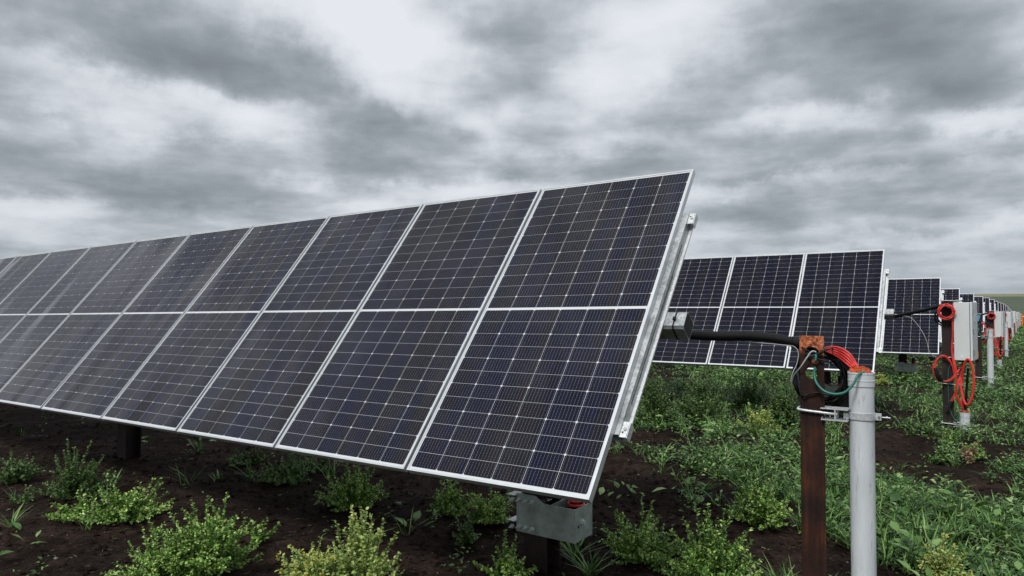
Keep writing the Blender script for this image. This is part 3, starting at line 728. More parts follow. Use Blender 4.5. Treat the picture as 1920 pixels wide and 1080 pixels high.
for q in range(2): b.tube(PL(0, [(1493, 640+q*22+20, .10), (1502, 650+q*88, -.075), (1516, 657+q*82, -.088), (1535, 664+q*72, -.087), (1552, 655+q*86, -.08), (1566, 650+q*88, .05)] if q else [(1500, 645, .06), (1505, 652, -.08), (1520, 660, -.09), (1536, 663, -.09), (1552, 655, -.085), (1562, 652, .05)]), .0048, n=7)
b.tube(PL(0, [(1506, 664, -.03), (1512, 666, -.085), (1530, 672, -.088), (1552, 678, -.085), (1560, 684, .02)]), .004, n=7)
co = b.build('cable_coil', BLACK); co.location = L0(0); co.rotation_euler = (0, 0, AZ)
tag(co, 'black cable coil tied behind the nearest rusty post', 'cable coil', 'black cable coils')
b = MB()
for q in range(9):
    f_ = q/8; b.tube(PL(0, [(1548, 652+6*f_, .06), (1558, 650+12*f_, .03+.02*(q%2)), (1574, 652+19*f_, .015+.02*f_), (1592-8*f_, 662+17*f_, .03*(q%2)), (1604-10*f_, 679+9*f_, -.01), (1613-13*f_, 697, -.02+.02*f_), (1613-12*f_, 712, -.02)]), .0040, n=8)
rw = b.build('wire_bundle', RED); rw.location = L0(0); rw.rotation_euler = (0, 0, AZ)
tag(rw, 'red wires arching from the nearest rusty post into the tall grey pipe', 'wires')
b = MB()
for q in range(5):
    f_ = q/4; b.tube(PL(0, [(1552, 660+5*f_, .08), (1572, 664+6*f_, .05), (1588-3*f_, 676+6*f_, .03), (1598-4*f_, 690+3*f_, .02), (1601-3*f_, 706, .01)]), .0048, n=7)
bw = b.build('wire_bundle', BLACK); bw.location = L0(0); bw.rotation_euler = (0, 0, AZ)
tag(bw, 'black wires dropping into the tall grey pipe under the red ones', 'wires')
b = MB(); b.tube(PL(0, [(1528, 688, -.095), (1527, 702, -.105), (1531, 718, -.12), (1545, 733, -.13), (1565, 739, -.135), (1585, 735, -.13), (1600, 720, -.115), (1607, 706, -.10), (1615, 699, -.075), (1623, 698, -.05), (1622, 706, -.03)]), .0058, n=10)
b.tube(PL(0, [(1529, 661, -.085), (1530, 668, -.095), (1529, 676, -.10)]), .0058, n=10)
gw = b.build('ground_wire', GREEN); gw.location = L0(0); gw.rotation_euler = (0, 0, AZ)
tag(gw, 'green earth wire looping from the nearest rusty post bolt into the grey pipe', 'wire', 'green earth wires')
b = MB(); b.tube(PL(0, [(1530, 660, -.10), (1522, 659, -.105), (1512, 672, -.11), (1500, 690, -.10), (1488, 705, -.05), (1484, 722, -.02)]), .0034, n=8)
b.tube(PL(0, [(1240, 632, .05), (1300, 636, .03), (1400, 641, 0), (1470, 647, -.02), (1489, 650, -.02), (1497, 662, -.02), (1494, 682, -.03), (1486, 700, -.04), (1483, 716, -.03), (1486, 720, -.02)]), .0022, n=8)
ww = b.build('tie_wire', WIRE); ww.location = L0(0); ww.rotation_euler = (0, 0, AZ)
tag(ww, 'pale grey wire hanging in a thin loop left of the nearest rusty post', 'wire')

# ---- combiner box post (second row), copied to every other row end
def box_set(k):
    g = GR[k]; out = []; rn = random.Random(50+k)
    rt = empty('support_post', L0(k), AZ, label='dark rusty post carrying the nearest grey electrical box', cat='steel post', group='rusty posts at the row ends')
    t_ = loc_at(1, 1778, 565, -.075)[2]
    post_mesh(t_, g-EYE-.3, [(t_-.07, .03, .8)]).build('beam', PILE, rt); out.append(rebase(rt, g))
    # enclosure: door faces the aisle (local +x)
    c0 = loc_at(1, 1790, 567, -.11); c1 = loc_at(1, 1822, 676.5, -.11); zt, zb = c0[2], c1[2]; x0, x1 = c0[0], c1[0]; D = .40
    eb = empty('electrical_box', L0(k), AZ, label='nearest light grey electrical box mounted on a dark rusty post', cat='electrical box', group='grey electrical boxes on the posts')
    rz = Matrix.Rotation(R(-7), 3, 'Z'); pv = Vector((x0-.015, -.11, 0))
    def rb(b_, c_, d_, m=0, bev=.004):
        c2 = pv+rz @ (Vector(c_)); b_.box(c2, d_, m, rz, bev)
    W_ = x1-x0; H_ = zt-zb; zm_ = (zt+zb)/2
    b = MB(); rb(b, (W_/2, D/2, zm_), (W_, D, H_)); b.box(pv+rz @ Vector((W_/2, -.0005, zb+.045)), (.03, .003, .04), 1, rz); b.build('cabinet', [PAINT, WHITE], eb)
    b = MB(); rb(b, (W_+.003, D/2, zm_), (.006, D-.03, H_-.03), 0, 0); b.build('gasket', DARK, eb)
    b = MB(); rb(b, (W_+.018, D/2, zm_+.002), (.024, D+.006, H_+.004)); dr = b.build('door', PAINT, eb)
    for zz in (zt-.12, zm_, zb+.10):
        b = MB(); rb(b, (W_+.036, .03, zz), (.014, .03, .075), 0, .003); h_ = b.build('latch', GALV, dr)
    b = MB(); rb(b, (W_+.032, D*.45, zt-.2), (.003, .14, .10), 0, 0); b.build('sign_plate', WHITE, dr)
    b = MB(); rb(b, (W_*.55, .12, zb-.012), (.12, .16, .024)); b.build('cable_gland', DARK, eb)
    b = MB(); rb(b, (W_*.1-.05, .1, zt-.03), (.16, .035, .02)); rb(b, (W_*.1-.05, .1, zb+.05), (.16, .035, .02)); b.build('mounting_bracket', GALV, eb)
    out.append(rebase(eb, g))
    b = MB()
    for q in range(11):
        c_ = loc_at(1, 1774.3, 584.5, -.13); b.tube(coil_pts(c_[0], c_[2], rn.uniform(.070, .100), rn.uniform(-.17, -.115), 1, .02, rn, n=18, sx_=.93), .0075, n=8, closed=True, sub=3)
    c1_ = MB.build(b, 'cable_coil', RED); c1_.location = L0(k); c1_.rotation_euler = (0, 0, AZ)
    b = MB()
    for a in (0.1, 1.6, 3.2): b.tube([(c_[0]+q2*math.cos(a)*.95, -.145+yy, c_[2]+q2*math.sin(a)) for q2, yy in ((.058, -.0), (.062, -.035), (.085, -.047), (.108, -.03), (.112, 0))], .004, n=6)
    ct = b.build('cable_tie', BLACK); ct.parent = c1_
    out.append(tag(c1_, 'tight red cable coil hung at the top of the nearest box post', 'cable coil', 'red cable coils on the box posts'))
    b = MB()
    for q in range(8):
        c_ = loc_at(1, 1768, 590, .1); b.tube(coil_pts(c_[0]+.03, c_[2]-.03, rn.uniform(.09, .13), rn.uniform(.08, .14), 1, .03, rn, n=14), .007, n=6, closed=True, sub=3)
    o = b.build('cable_coil', BLACK); o.location = L0(k); o.rotation_euler = (0, 0, AZ); out.append(tag(o, 'black cable coil hidden behind the nearest box post', 'cable coil', 'black cable coils'))
    # red leads below: left loop, right ring, downleads
    b = MB()
    for q in range(6):
        f_ = q*.8; b.tube(PL(1, [(1785+f_*.3, 598, -.12), (1786, 625, -.12), (1784+f_*.5, 650, -.12), (1785+f_*.6, 668, -.12), (1789+f_, 690, -.13), (1793, 715, -.13), (1791, 735, -.13), (1786-f_, 752, -.12)]), .0065, n=7)
        b.tube(PL(1, [(1789, 700+f_, -.12), (1783, 681-f_*.6, -.125), (1771, 669-f_*.7, -.13), (1757+f_*.6, 673-f_*.3, -.14), (1750+f_, 686, -.14), (1751+f_, 700+f_, -.14), (1760, 711+f_, -.13), (1778, 715-f_*.5, -.13), (1792, 705-f_, -.13), (1799, 692, -.1)]), .0065, n=7)
    for q in range(4):
        f_ = q*1.1; b.tube(PL(1, [(1806-f_*.3, 681, -.03), (1803, 700+f_, -.05), (1795+f_, 716, -.08), (1791+f_*.5, 735, -.1), (1799+f_, 755, -.08), (1807, 768, -.06), (1808, 778, -.06)]), .007, n=7)
    o = b.build('wire_bundle', RED); o.location = L0(k); o.rotation_euler = (0, 0, AZ); out.append(tag(o, 'tangle of red leads looping below the nearest grey box', 'wires', 'red leads below the boxes'))
    b = MB(); b.tube(PL(1, [(1803, 682, -.02), (1803, 705, -.05), (1802, 728, -.09), (1807, 751, -.12), (1814, 759, -.14), (1822, 746, -.15), (1826, 718, -.15), (1823, 688, -.14), (1815, 673, -.13), (1807, 686, -.1), (1804, 712, -.06), (1806, 745, -.03), (1808, 778, -.05)]), .014, n=10)
    o = b.build('red_conduit', RED); o.location = L0(k); o.rotation_euler = (0, 0, AZ); out.append(tag(o, 'thick red flexible conduit hanging in a ring right of the short grey pipe', 'cable', 'thick red rings below the boxes'))
    b = MB()
    for q in range(4): b.tube(PL(1, [(1752+q, 690, -.15), (1756+q*2, 704, -.16), (1762+q*2, 714+q, -.15)]), .012, n=7)
    o = b.build('cable_ends', BLACK); o.location = L0(k); o.rotation_euler = (0, 0, AZ); out.append(tag(o, 'black cable ends taped in the left red loop below the nearest grey box', 'cable ends', 'black leads below the boxes'))
    b = MB()
    for q in range(3): b.tube(PL(1, [(1783+q*2, 752, -.12), (1779+q, 760+q, -.13), (1772+q*3, 764+q*2, -.14)]), .009, n=7)
    b.tube(PL(1, [(1815, 690, -.05), (1813, 720, -.05), (1811, 750, -.05), (1810, 778, -.06)]), .014, n=8); b.tube(PL(1, [(1789, 680, -.04), (1795, 690, -.05), (1803, 692, -.05), (1806, 680, -.03)]), .008, n=7)
    o = b.build('wire_bundle', BLACK); o.location = L0(k); o.rotation_euler = (0, 0, AZ); out.append(tag(o, 'black lead ends and sleeve hanging below the nearest grey box', 'wires', 'black leads below the boxes'))
    b = MB(); b.tube(PL(1, [(1782, 683, -.10), (1778, 700, -.10), (1778, 730, -.10), (1780, 762, -.10), (1787, 782, -.11), (1795, 788, -.12), (1800, 780, -.1), (1796, 771, -.1), (1803, 768, -.09), (1806, 775, -.08)]), .0045, n=8)
    o = b.build('ground_wire', GREEN); o.location = L0(k); o.rotation_euler = (0, 0, AZ); out.append(tag(o, 'green earth wire running down the nearest box post to its short pipe', 'wire', 'green earth wires'))
    xs = loc_at(1, 1809, 790, -.04); tp = loc_at(1, 1809, 773, -.04)[2]
    out.append(rebase(conduit('c', xs[0], -.04, tp, g-EYE-.2, True, 'short grey conduit stub under the nearest grey box', 'short grey conduit stubs under the boxes', L0(k)), g))
    out.append(rebase(clamp(L0(k), xs[0], -.04, loc_at(1, 1809, 797, -.04)[2], 'low galvanised clamp holding the short grey stub to the nearest box post', 'clamps on the box posts'), g))
    b = MB()
    for zz in (loc_at(1, 1778, 670, -.08)[2], loc_at(1, 1778, 720, -.08)[2], loc_at(1, 1778, 564, -.08)[2]):
        b.tube([(.16, -.07, zz-.002), (.07, -.084, zz), (0, -.086, zz+.002), (-.062, -.082, zz+.003), (-.07, -.06, zz+.003), (-.07, .06, zz+.003), (-.05, .082, zz), (.06, .084, zz)], .0055, n=8); b.box((.13, -.07, zz), (.06, .03, .025), bev=.003)
    o = b.build('post_strap', GALV); o.location = L0(k); o.rotation_euler = (0, 0, AZ); out.append(tag(o, 'three thin galvanised straps round the nearest box post', 'strap', 'galvanised straps on the box posts'))
    cb = PL(1, [(1657, 596, .25), (1690, 591, .12), (1725, 583, .0), (1757, 575, -.06), (1775, 573, -.085)])
    b = MB(); b.tube(cb, .024, n=12); o = b.build('cable_bundle', SLEEVE); o.location = L0(k); o.rotation_euler = (0, 0, AZ)
    out.append(tag(o, 'black sleeved cable rising from the second row to the nearest box post', 'cable', 'black sleeved cables from row to post'))
    b = MB(); b.tube(PL(1, [(1690, 592, .1), (1708, 596, .05), (1725, 615, .02), (1737, 638, 0), (1741, 655, 0), (1748, 665, 0), (1756, 670, -.05)]), .0035, n=6); o = b.build('tie_wire', WIRE); o.location = L0(k); o.rotation_euler = (0, 0, AZ)
    out.append(tag(o, 'thin pale wire drooping left of the nearest box post', 'wire', 'thin pale wires by the box posts'))
    return out
# a plain post with a tall conduit (third row), copied to the alternate row ends
def pipe_set(k):
    g = GR[k]; out = []; rn = random.Random(90+k)
    rt = empty('support_post', L0(k), AZ, label='dark rusty post without a box, right behind the nearest grey box', cat='steel post', group='rusty posts at the row ends')
    t_ = loc_at(2, 1837, 600, -.075)[2]; post_mesh(t_, g-EYE-.3, [(t_-.08, .032, .8), (t_-.2, .029, 1)]).build('beam', PILE, rt); out.append(rebase(rt, g))
    c_ = loc_at(2, 1856, 617, -.02)
    out.append(rebase(conduit('c', c_[0], -.02, c_[2], g-EYE-.2, True, 'tall grey conduit pipe standing between the nearest box and the next one', 'grey conduit pipes at the row ends', L0(k)), g))
    for zz, lb in ((632, 'upper'), (709, 'lower')):
        out.append(rebase(clamp(L0(k), c_[0], -.02, loc_at(2, 1856, zz, -.02)[2], lb+' galvanised clamp on the tall pipe just behind the nearest box', 'clamps on the tall pipes'), g))
    b = MB()
    for q in range(7): b.tube(coil_pts(.05, t_-.17, rn.uniform(.10, .15), rn.uniform(.08, .14), 1, .04, rn, n=14), .007, n=6, closed=True, sub=3)
    o = b.build('cable_coil', BLACK); o.location = L0(k); o.rotation_euler = (0, 0, AZ); out.append(tag(o, 'black cable coil behind the post next to the tall far pipe', 'cable coil', 'black cable coils'))
    b = MB()
    for q in range(7):
        f_ = q/6; b.tube([(.04, .05, t_-.05), (.09, .03, t_-.06-.03*f_), (.14, .0, t_-.15-.03*f_), (.125-.03*f_, .0, t_-.32), (.10, .0, t_-.5+.05*f_), (.16, 0, t_-.36-.05*f_), (c_[0]-.02*f_, -.02, c_[2]+.03)], .008, n=6)
    o = b.build('wire_bundle', RED); o.location = L0(k); o.rotation_euler = (0, 0, AZ); out.append(tag(o, 'red wires hanging between the far rusty post and its tall grey pipe', 'wires', 'red leads beside the tall pipes'))
    b = MB(); b.tube([(0, -.09, t_-.1), (.01, -.10, t_-.25), (.08, -.11, t_-.36), (.16, -.1, t_-.34), (c_[0]-.02, -.08, c_[2]+.01), (c_[0], -.04, c_[2]+.01)], .007, n=6)
    o = b.build('ground_wire', GREEN); o.location = L0(k); o.rotation_euler = (0, 0, AZ); out.append(tag(o, 'green earth wire at the top of the tall far pipe', 'wire', 'green earth wires'))
    return out
far_words = ['second', 'third', 'fourth', 'fifth', 'sixth', 'seventh']
def copy_set(src, k0, k, words):
    for o in src:
        c = copy_tree(o); x0, y0 = ploc(k0); x1, y1 = ploc(k); c.location.x += x1-x0; c.location.y += y1-y0; c.location.z += GR[k]-GR[k0]
        c['label'] = words(o)
        c.rotation_euler.z += R(random.uniform(-3, 3))
boxes = box_set(1); pipes = pipe_set(2)
b = MB(); xx = loc_at(2, 1833, 597, -.11); b.prism([(-.02, 0), (.02, 0), (.05, .13), (-.05, .13)], (xx[0]-.0, -.12, xx[2]-.06), (xx[0], -.11, xx[2]-.06)); 
o = b.build('blue_funnel', BLUE); o.location = L0(2); o.rotation_euler = (0, 0, AZ); tag(o, 'small pale blue plastic scoop on the post behind the nearest grey box', 'scoop')
b = MB(); xx = loc_at(2, 1832, 667, -.14); b.box((xx[0], -.14, xx[2]), (.05, .05, .09), bev=.01); b.tube([(xx[0]-.015, -.14, xx[2]+.04), (xx[0]-.015, -.14, xx[2]+.09), (xx[0]+.015, -.14, xx[2]+.09), (xx[0]+.015, -.14, xx[2]+.04)], .006, n=6)
o = b.build('padlock', ORANGE); o.location = L0(2); o.rotation_euler = (0, 0, AZ); tag(o, 'orange padlock at the lower right of the nearest grey box', 'padlock')
pl = boxes[1]
KIND = {'support_post': 'rusty post', 'electrical_box': 'light grey electrical box', 'cable_coil': 'cable coil', 'wire_bundle': 'hanging leads', 'cable_ends': 'black cable ends', 'red_conduit': 'thick red ring', 'ground_wire': 'green earth wire',
        'conduit_pipe': 'grey conduit pipe', 'pipe_clamp': 'galvanised clamp', 'post_strap': 'galvanised straps', 'cable_bundle': 'black sleeved cable', 'tie_wire': 'thin pale wire'}
def base(o): return o.name.split('.')[0]
def colour(o):
    mt = o.data.materials[0].name if o.data else ''
    return 'red ' if 'red' in mt else ('black ' if 'black' in mt and 'cable' in KIND[base(o)]+'cable' else '')
ORD = {3: 'second', 5: 'third', 7: 'fourth', 9: 'fifth', 11: 'sixth', 13: 'seventh', 4: 'second', 6: 'third', 8: 'fourth', 10: 'fifth', 12: 'sixth', 14: 'seventh'}
for k in (3, 5, 7, 9, 11, 13):
    copy_set(boxes if k < 6 else [o for o in boxes if base(o) not in ('tie_wire', 'post_strap', 'ground_wire')], 1, k,
             lambda o: (colour(o) if base(o) in ('cable_coil', 'wire_bundle') else '') + KIND[base(o)] + (' itself, ' if base(o) == 'electrical_box' else ' at the ') + ORD[k] + (' grey box' if base(o) != 'electrical_box' else ' of its line') + ' back along the row ends')
for k in (4, 6, 8, 10, 12, 14):
    cnt = {}
    def lab(o):
        n_ = base(o); cnt[n_] = cnt.get(n_, 0)+1
        pre = ('upper ' if cnt[n_] == 1 else 'lower ') if n_ == 'pipe_clamp' else ''
        return pre+(colour(o) if n_ in ('cable_coil', 'wire_bundle') else '')+KIND[n_]+' where the %s far tall pipe without a box stands' % ORD[k]
    copy_set(pipes if k < 7 else [o for o in pipes if base(o) not in ('ground_wire',)], 2, k, lab)
# the things that were built as single meshes at eye height get a base on the ground
def drop(o, g):
    dz = o.location.z-g
    if abs(dz) < .01: return
    me = o.data
    if me.get('based'): o.location.z = g; 
# orange bollard with a white barrier at the end of the aisle
p = pix(1916, 590, 82); gq = gz(p[0], p[1]); 
rt = empty('barrier', (p[0], p[1], gq), 0, label='white pipe barrier with an orange upright at the far end of the aisle', cat='barrier')
zt = pix(1916, 588, 82)[2]-gq; zb = pix(1916, 602.5, 82)[2]-gq
b = MB(); b.cyl((0, 0, min(0, zb)-.4), (0, 0, zt), .09, n=12); b.build('upright', ORANGE, rt)
b = MB(); b.cyl((-.5, 0, zb+.05), (0, 0, zb+.05), .07, n=10); b.cyl((0, 0, zt-.35), (1.6, 0, zt-.35), .06, n=10); b.cyl((1.6, 0, -.4), (1.6, 0, zt-.3), .06, n=10); b.cyl((-.5, 0, -.4), (-.5, 0, zb+.1), .06, n=10); b.build('rail', WHITE, rt)

# ---------------------------------------------------------------- vegetation
def leaves_mesh(P, D, Nn, Lg, Wd, shape='round'):
    """P base points, D directions, Nn approx normals, Lg lengths, Wd widths"""
    D = D/np.linalg.norm(D, axis=1, keepdims=True); Sd = np.cross(D, Nn); Sd /= (np.linalg.norm(Sd, axis=1, keepdims=True)+1e-9); Nn = np.cross(Sd, D)
    L_ = Lg[:, None]; W_ = Wd[:, None]
    prof = [(0, 0), (.28, .40), (.66, .46), (1.0, .0), (.66, -.46), (.28, -.40)] if shape == 'round' else [(0, 0), (.25, .30), (.55, .36), (1.0, 0), (.55, -.36), (.25, -.30)]
    pts = []
    for t_, s_ in prof:
        pts.append(P+D*L_*t_+Sd*W_*s_+Nn*(abs(s_)*W_*.35-L_*.18*t_*t_))
    V_ = np.stack(pts, 1).reshape(-1, 3); n = len(P); F_ = np.arange(n*6).reshape(n, 6); return V_, F_
def blades_mesh(P, az_, h, lean, wd, curl):
    """grass blades as four-step curved strips"""
    n = len(P); dirx = np.cos(az_); diry = np.sin(az_); sxv = -diry; syv = dirx; rows_ = []
    for t_, ww_ in ((0, .6), (.33, 1.0), (.68, .75), (1, .06)):
        out = lean*t_+curl*t_*t_; up_ = h*(t_-.35*np.clip(curl/np.maximum(h, 1e-3), 0, 1.6)*t_*t_)
        c_ = P+np.stack([dirx*out, diry*out, up_], 1); o_ = np.stack([sxv, syv, np.zeros(n)], 1)*(wd*ww_*.5)[:, None]
        rows_ += [c_-o_, c_+o_]
    V_ = np.stack(rows_, 1).reshape(-1, 3); b0 = np.arange(n)[:, None]*8
    F_ = np.concatenate([b0+np.array([0, 1, 3, 2]), b0+np.array([2, 3, 5, 4]), b0+np.array([4, 5, 7, 6])]); return V_, F_
def weed(base, rad, h, lmat, nst, leaf, label, cat='weed', group=None, seed=0, lean=(0, 0), spread=1.0, flower=None, name='leafy_weed', sq=1.0, tip=1.0):
    rg = np.random.default_rng(seed); x, y = base[0], base[1]; z = gz(x, y)
    root = empty(name, (x, y, z), rg.uniform(0, 6.28), label=label, cat=cat, group=group)
    root.rotation_euler.z = 0
    Ps, Ds, Ls = [], [], []; sb = MB(); tips = []
    for i in range(nst):
        az_ = rg.uniform(0, 2*PI); q = math.sqrt(rg.random()); r_ = rad*q*spread
        hh = h*(1-.70*q*q)*(rg.uniform(.35, .8) if rg.random() < .65 else rg.uniform(.85, 1.2)); ex, ey = r_*math.cos(az_)+lean[0]*hh, (r_*math.sin(az_))*sq+lean[1]*hh
        p0 = np.array([rg.normal(0, rad*.07), rg.normal(0, rad*.07), 0.]); p3 = np.array([ex, ey, hh]); p1 = p0+np.array([ex*.45, ey*.45, hh*.28]); 
        br = [(p0, p1, p3)]
        for _ in range(2 if hh > .12 else 1):
            t_ = rg.uniform(.35, .75); s0 = (1-t_)**2*p0+2*t_*(1-t_)*p1+t_*t_*p3
            e_ = s0+np.array([rg.normal(0, .3), rg.normal(0, .3), rg.uniform(.35, .9)])*hh*.42; br.append((s0, (s0+e_)/2+np.array([0, 0, -.01]), e_))
        for j, (q0, q1, q3) in enumerate(br):
            ln = np.linalg.norm(q3-q0); m_ = max(4, int(ln/(leaf*.36)))
            sb.tube([q0, (q0+2*q1+q3)/4, q3], .0022 if j == 0 else .0014, n=4, sub=1, caps=False); tips.append(q3)
            for t_ in np.linspace(.22 if j == 0 else .1, 1.02, m_):
                c_ = (1-t_)**2*q0+2*t_*(1-t_)*q1+t_*t_*q3; tg = 2*(1-t_)*(q1-q0)+2*t_*(q3-q1); tg /= np.linalg.norm(tg)+1e-9
                for _ in range(2):
                    s_ = rg.normal(0, 1, 3); s_ -= tg*s_.dot(tg); s_ /= np.linalg.norm(s_)+1e-9
                    Ps.append(c_+rg.normal(0, .002, 3)); Ds.append(s_*.85+tg*rg.uniform(.2, .9)+np.array([0, 0, .15])); Ls.append(leaf*rg.uniform(.6, 1.15)*(1.25-.45*t_)*tip**t_)
    P_ = np.array(Ps); D_ = np.array(Ds); L_ = np.array(Ls); P_[:, 2] = np.maximum(P_[:, 2], .004)
    nn = np.tile([0, 0, 1.], (len(P_), 1))+rg.normal(0, .45, (len(P_), 3)); V_, F_ = leaves_mesh(P_, D_, nn, L_, L_*(.50+.36*((seed*37) % 10)/10))
    np_mesh('foliage', V_, F_, lmat, parent=root); sb.build('stem', STEM, root)
    if flower:
        T = np.array(tips); T = T[rg.random(len(T)) < .5]; k_ = len(T)*5; TT = np.repeat(T, 5, 0)+rg.normal(0, .008, (k_, 3))
        V_, F_ = leaves_mesh(TT, rg.normal(0, 1, (k_, 3))+np.array([0, 0, .6]), rg.normal(0, 1, (k_, 3)), np.full(k_, leaf*.6), np.full(k_, leaf*.5)); tag(np_mesh('flowers', V_, F_, flower, parent=root), kind='stuff')
    return root
def tuft(base, n, h, label, seed=0, wd=.007, group=None, mt=None, spread=.5):
    rg = np.random.default_rng(seed); x, y = base[0], base[1]; z = gz(x, y)
    P_ = np.concatenate([rg.normal(0, .012, (n, 2)), np.zeros((n, 1))], 1); hh = h*rg.uniform(.5, 1.1, n)
    V_, F_ = blades_mesh(P_, rg.uniform(0, 2*PI, n), hh, hh*rg.uniform(.1, spread, n), wd*rg.uniform(.6, 1.2, n), hh*rg.uniform(.1, .9, n))
    o = np_mesh('grass_tuft', V_, F_, mt or L_GRASS); o.location = (x, y, z); return tag(o, label, 'grass tuft', group)
def wpx(px0, px1, py_base, ytop, depthoff=0):
    """plant box in photo pixels -> ground point, radius, height"""
    p_ = onground((px0+px1)/2, py_base); s_ = p_[1]/FPX; return p_, (px1-px0)/2*s_, (py_base-ytop)*s_
GW = 'low weeds growing in the bare soil'
def W(x0, x1, yb, yt, lmat, nst, leaf, label, seed, yoff=0, **kw):
    p_, r_, h_ = wpx(x0, x1, yb, yt); return weed(p_, r_*1.12, h_*1.0, lmat, nst, leaf, label, seed=seed, group=GW, **kw)
W(92, 210, 975, 925, L_BRIGHT, 27, 0.0244, 'low spreading left arm of the bright green weed at lower left', 11, sq=.7)
W(165, 308, 975, 888, L_BRIGHT, 59, 0.0256, 'bright green bushy weed in the bare soil at lower left', 12)
W(215, 400, 1085, 985, L_BRIGHT, 76, 0.0232, 'spreading left half of the large green weed at the bottom edge', 13, sq=.8)
W(300, 475, 1075, 940, L_BRIGHT, 84, 0.0232, 'tall green weed with many shoots at the bottom left of centre', 14)
W(440, 510, 1020, 955, L_BRIGHT, 7, 0.0244, 'single side shoot right of the tall green weed', 15, lean=(.5, 0))
W(512, 660, 1120, 1010, L_YEL, 72, 0.0256, 'yellow green weed with rounded pods at the bottom edge', 16, flower=L_FLOWER)
W(600, 755, 1120, 975, L_YEL, 72, 0.0256, 'taller half of the yellow green weed at the bottom edge', 17)
W(75, 205, 935, 838, L_DULL, 48, 0.022, 'dull green weed behind the bright one at the left', 18)
W(-10, 75, 900, 842, L_DULL, 33, 0.0293, 'grassy green weed at the left edge of the picture', 19)
W(25, 65, 945, 915, L_DULL, 9, 0.0244, 'tiny weed just below the left edge clump', 20)
W(425, 505, 868, 840, L_DULL, 24, 0.0244, 'flat weed under the lower edge of the near row', 21)
W(480, 595, 900, 845, L_DULL, 48, 0.0244, 'bushy weed in shade under the middle of the near row', 22)
W(600, 720, 948, 865, L_BRIGHT, 72, 0.0232, 'round green weed in the shade below the near row', 23)
W(540, 640, 880, 850, L_DULL, 27, 0.0244, 'dark low weed behind the round one under the near row', 24)
W(805, 880, 965, 895, L_BRIGHT, 44, 0.0256, 'green weed under the near row left of the galvanised bracket', 25)
W(870, 968, 978, 905, L_BRIGHT, 48, 0.0244, 'green weed touching the left side of the galvanised bracket', 26)
W(835, 920, 1015, 970, L_DULL, 17, 0.0232, 'small sparse weed in bare soil left of the bracket post', 27)
W(895, 1000, 1085, 1010, L_BRIGHT, 20, 0.0256, 'sparse young weed at the bottom edge before the bracket post', 28)
W(1130, 1275, 1050, 945, L_BRIGHT, 64, 0.0232, 'leafy green weed right of the bracket post near the bottom', 29)
W(1240, 1425, 1095, 968, L_BRIGHT, 88, 0.0256, 'large light green weed at the bottom between bracket and rusty post', 30)
W(1370, 1485, 985, 888, L_BRIGHT, 60, 0.0244, 'upright green weed just left of the nearest rusty post', 31)
W(1262, 1372, 795, 700, L_DULL, 76, 0.0342, 'tall feathery green weed in front of the second row', 32)
W(1195, 1262, 790, 705, L_DULL, 48, 0.0366, 'green weed by the lower rail end of the near row', 33)
W(1385, 1460, 812, 762, L_YEL, 36, 0.0317, 'yellow flowering weed below the second row', 34, flower=L_FLOWER)
W(1440, 1500, 800, 715, L_DULL, 48, 0.0366, 'dark bushy weed behind the nearest rusty post', 35)
W(1370, 1440, 768, 705, L_DULL, 48, 0.039, 'dark green weed right of the tall feathery one', 36)
W(1640, 1668, 722, 700, L_YEL, 17, 0.0488, 'small yellow weed beyond the top of the tall grey pipe', 37, flower=L_FLOWER)
W(1725, 1812, 1092, 1012, L_YEL, 44, 0.0207, 'yellowish weed at the bottom right corner', 38, flower=L_FLOWER)
W(1740, 1800, 870, 828, L_FORB, 32, 0.0342, 'leafy green weed in front of the short grey stub', 39)
W(1762, 1788, 838, 802, L_BRIGHT, 14, 0.0293, 'small green weed at the foot of the nearest box post', 40)
W(1800, 1850, 862, 822, L_BRIGHT, 19, 0.0293, 'thin green weed right of the short grey stub', 41)
W(1803, 1835, 868, 815, L_DRY, 11, 0.0366, 'dry straw coloured weed right of the short grey stub', 42)
for i, (px, py, n, h, lb, wd) in enumerate([(22, 988, 24, .16, 'small spiky grass tuft at the left edge', .008), (375, 845, 22, .16, 'faint grass tuft beside the far left post under the near row', .008),
        (762, 1003, 9, .17, 'thin grass tuft with few curved blades in bare soil at bottom centre', .006), (1080, 1050, 30, .20, 'grass tuft beside the foot of the bracket post', .011), (1105, 1082, 34, .17, 'lower grass tuft at the bottom edge right of the bracket post', .010),
        (1465, 830, 20, .24, 'grass tuft behind the nearest rusty post', .009), (1690, 800, 10, .30, 'tall thin grass shoot right of the tall grey pipe', .008), (1310, 1080, 12, .26, 'long bladed grass in the large light green weed', .012)]):
    tuft(onground(px, py), n, h, lb, seed=300+i, wd=wd, spread=1.0)
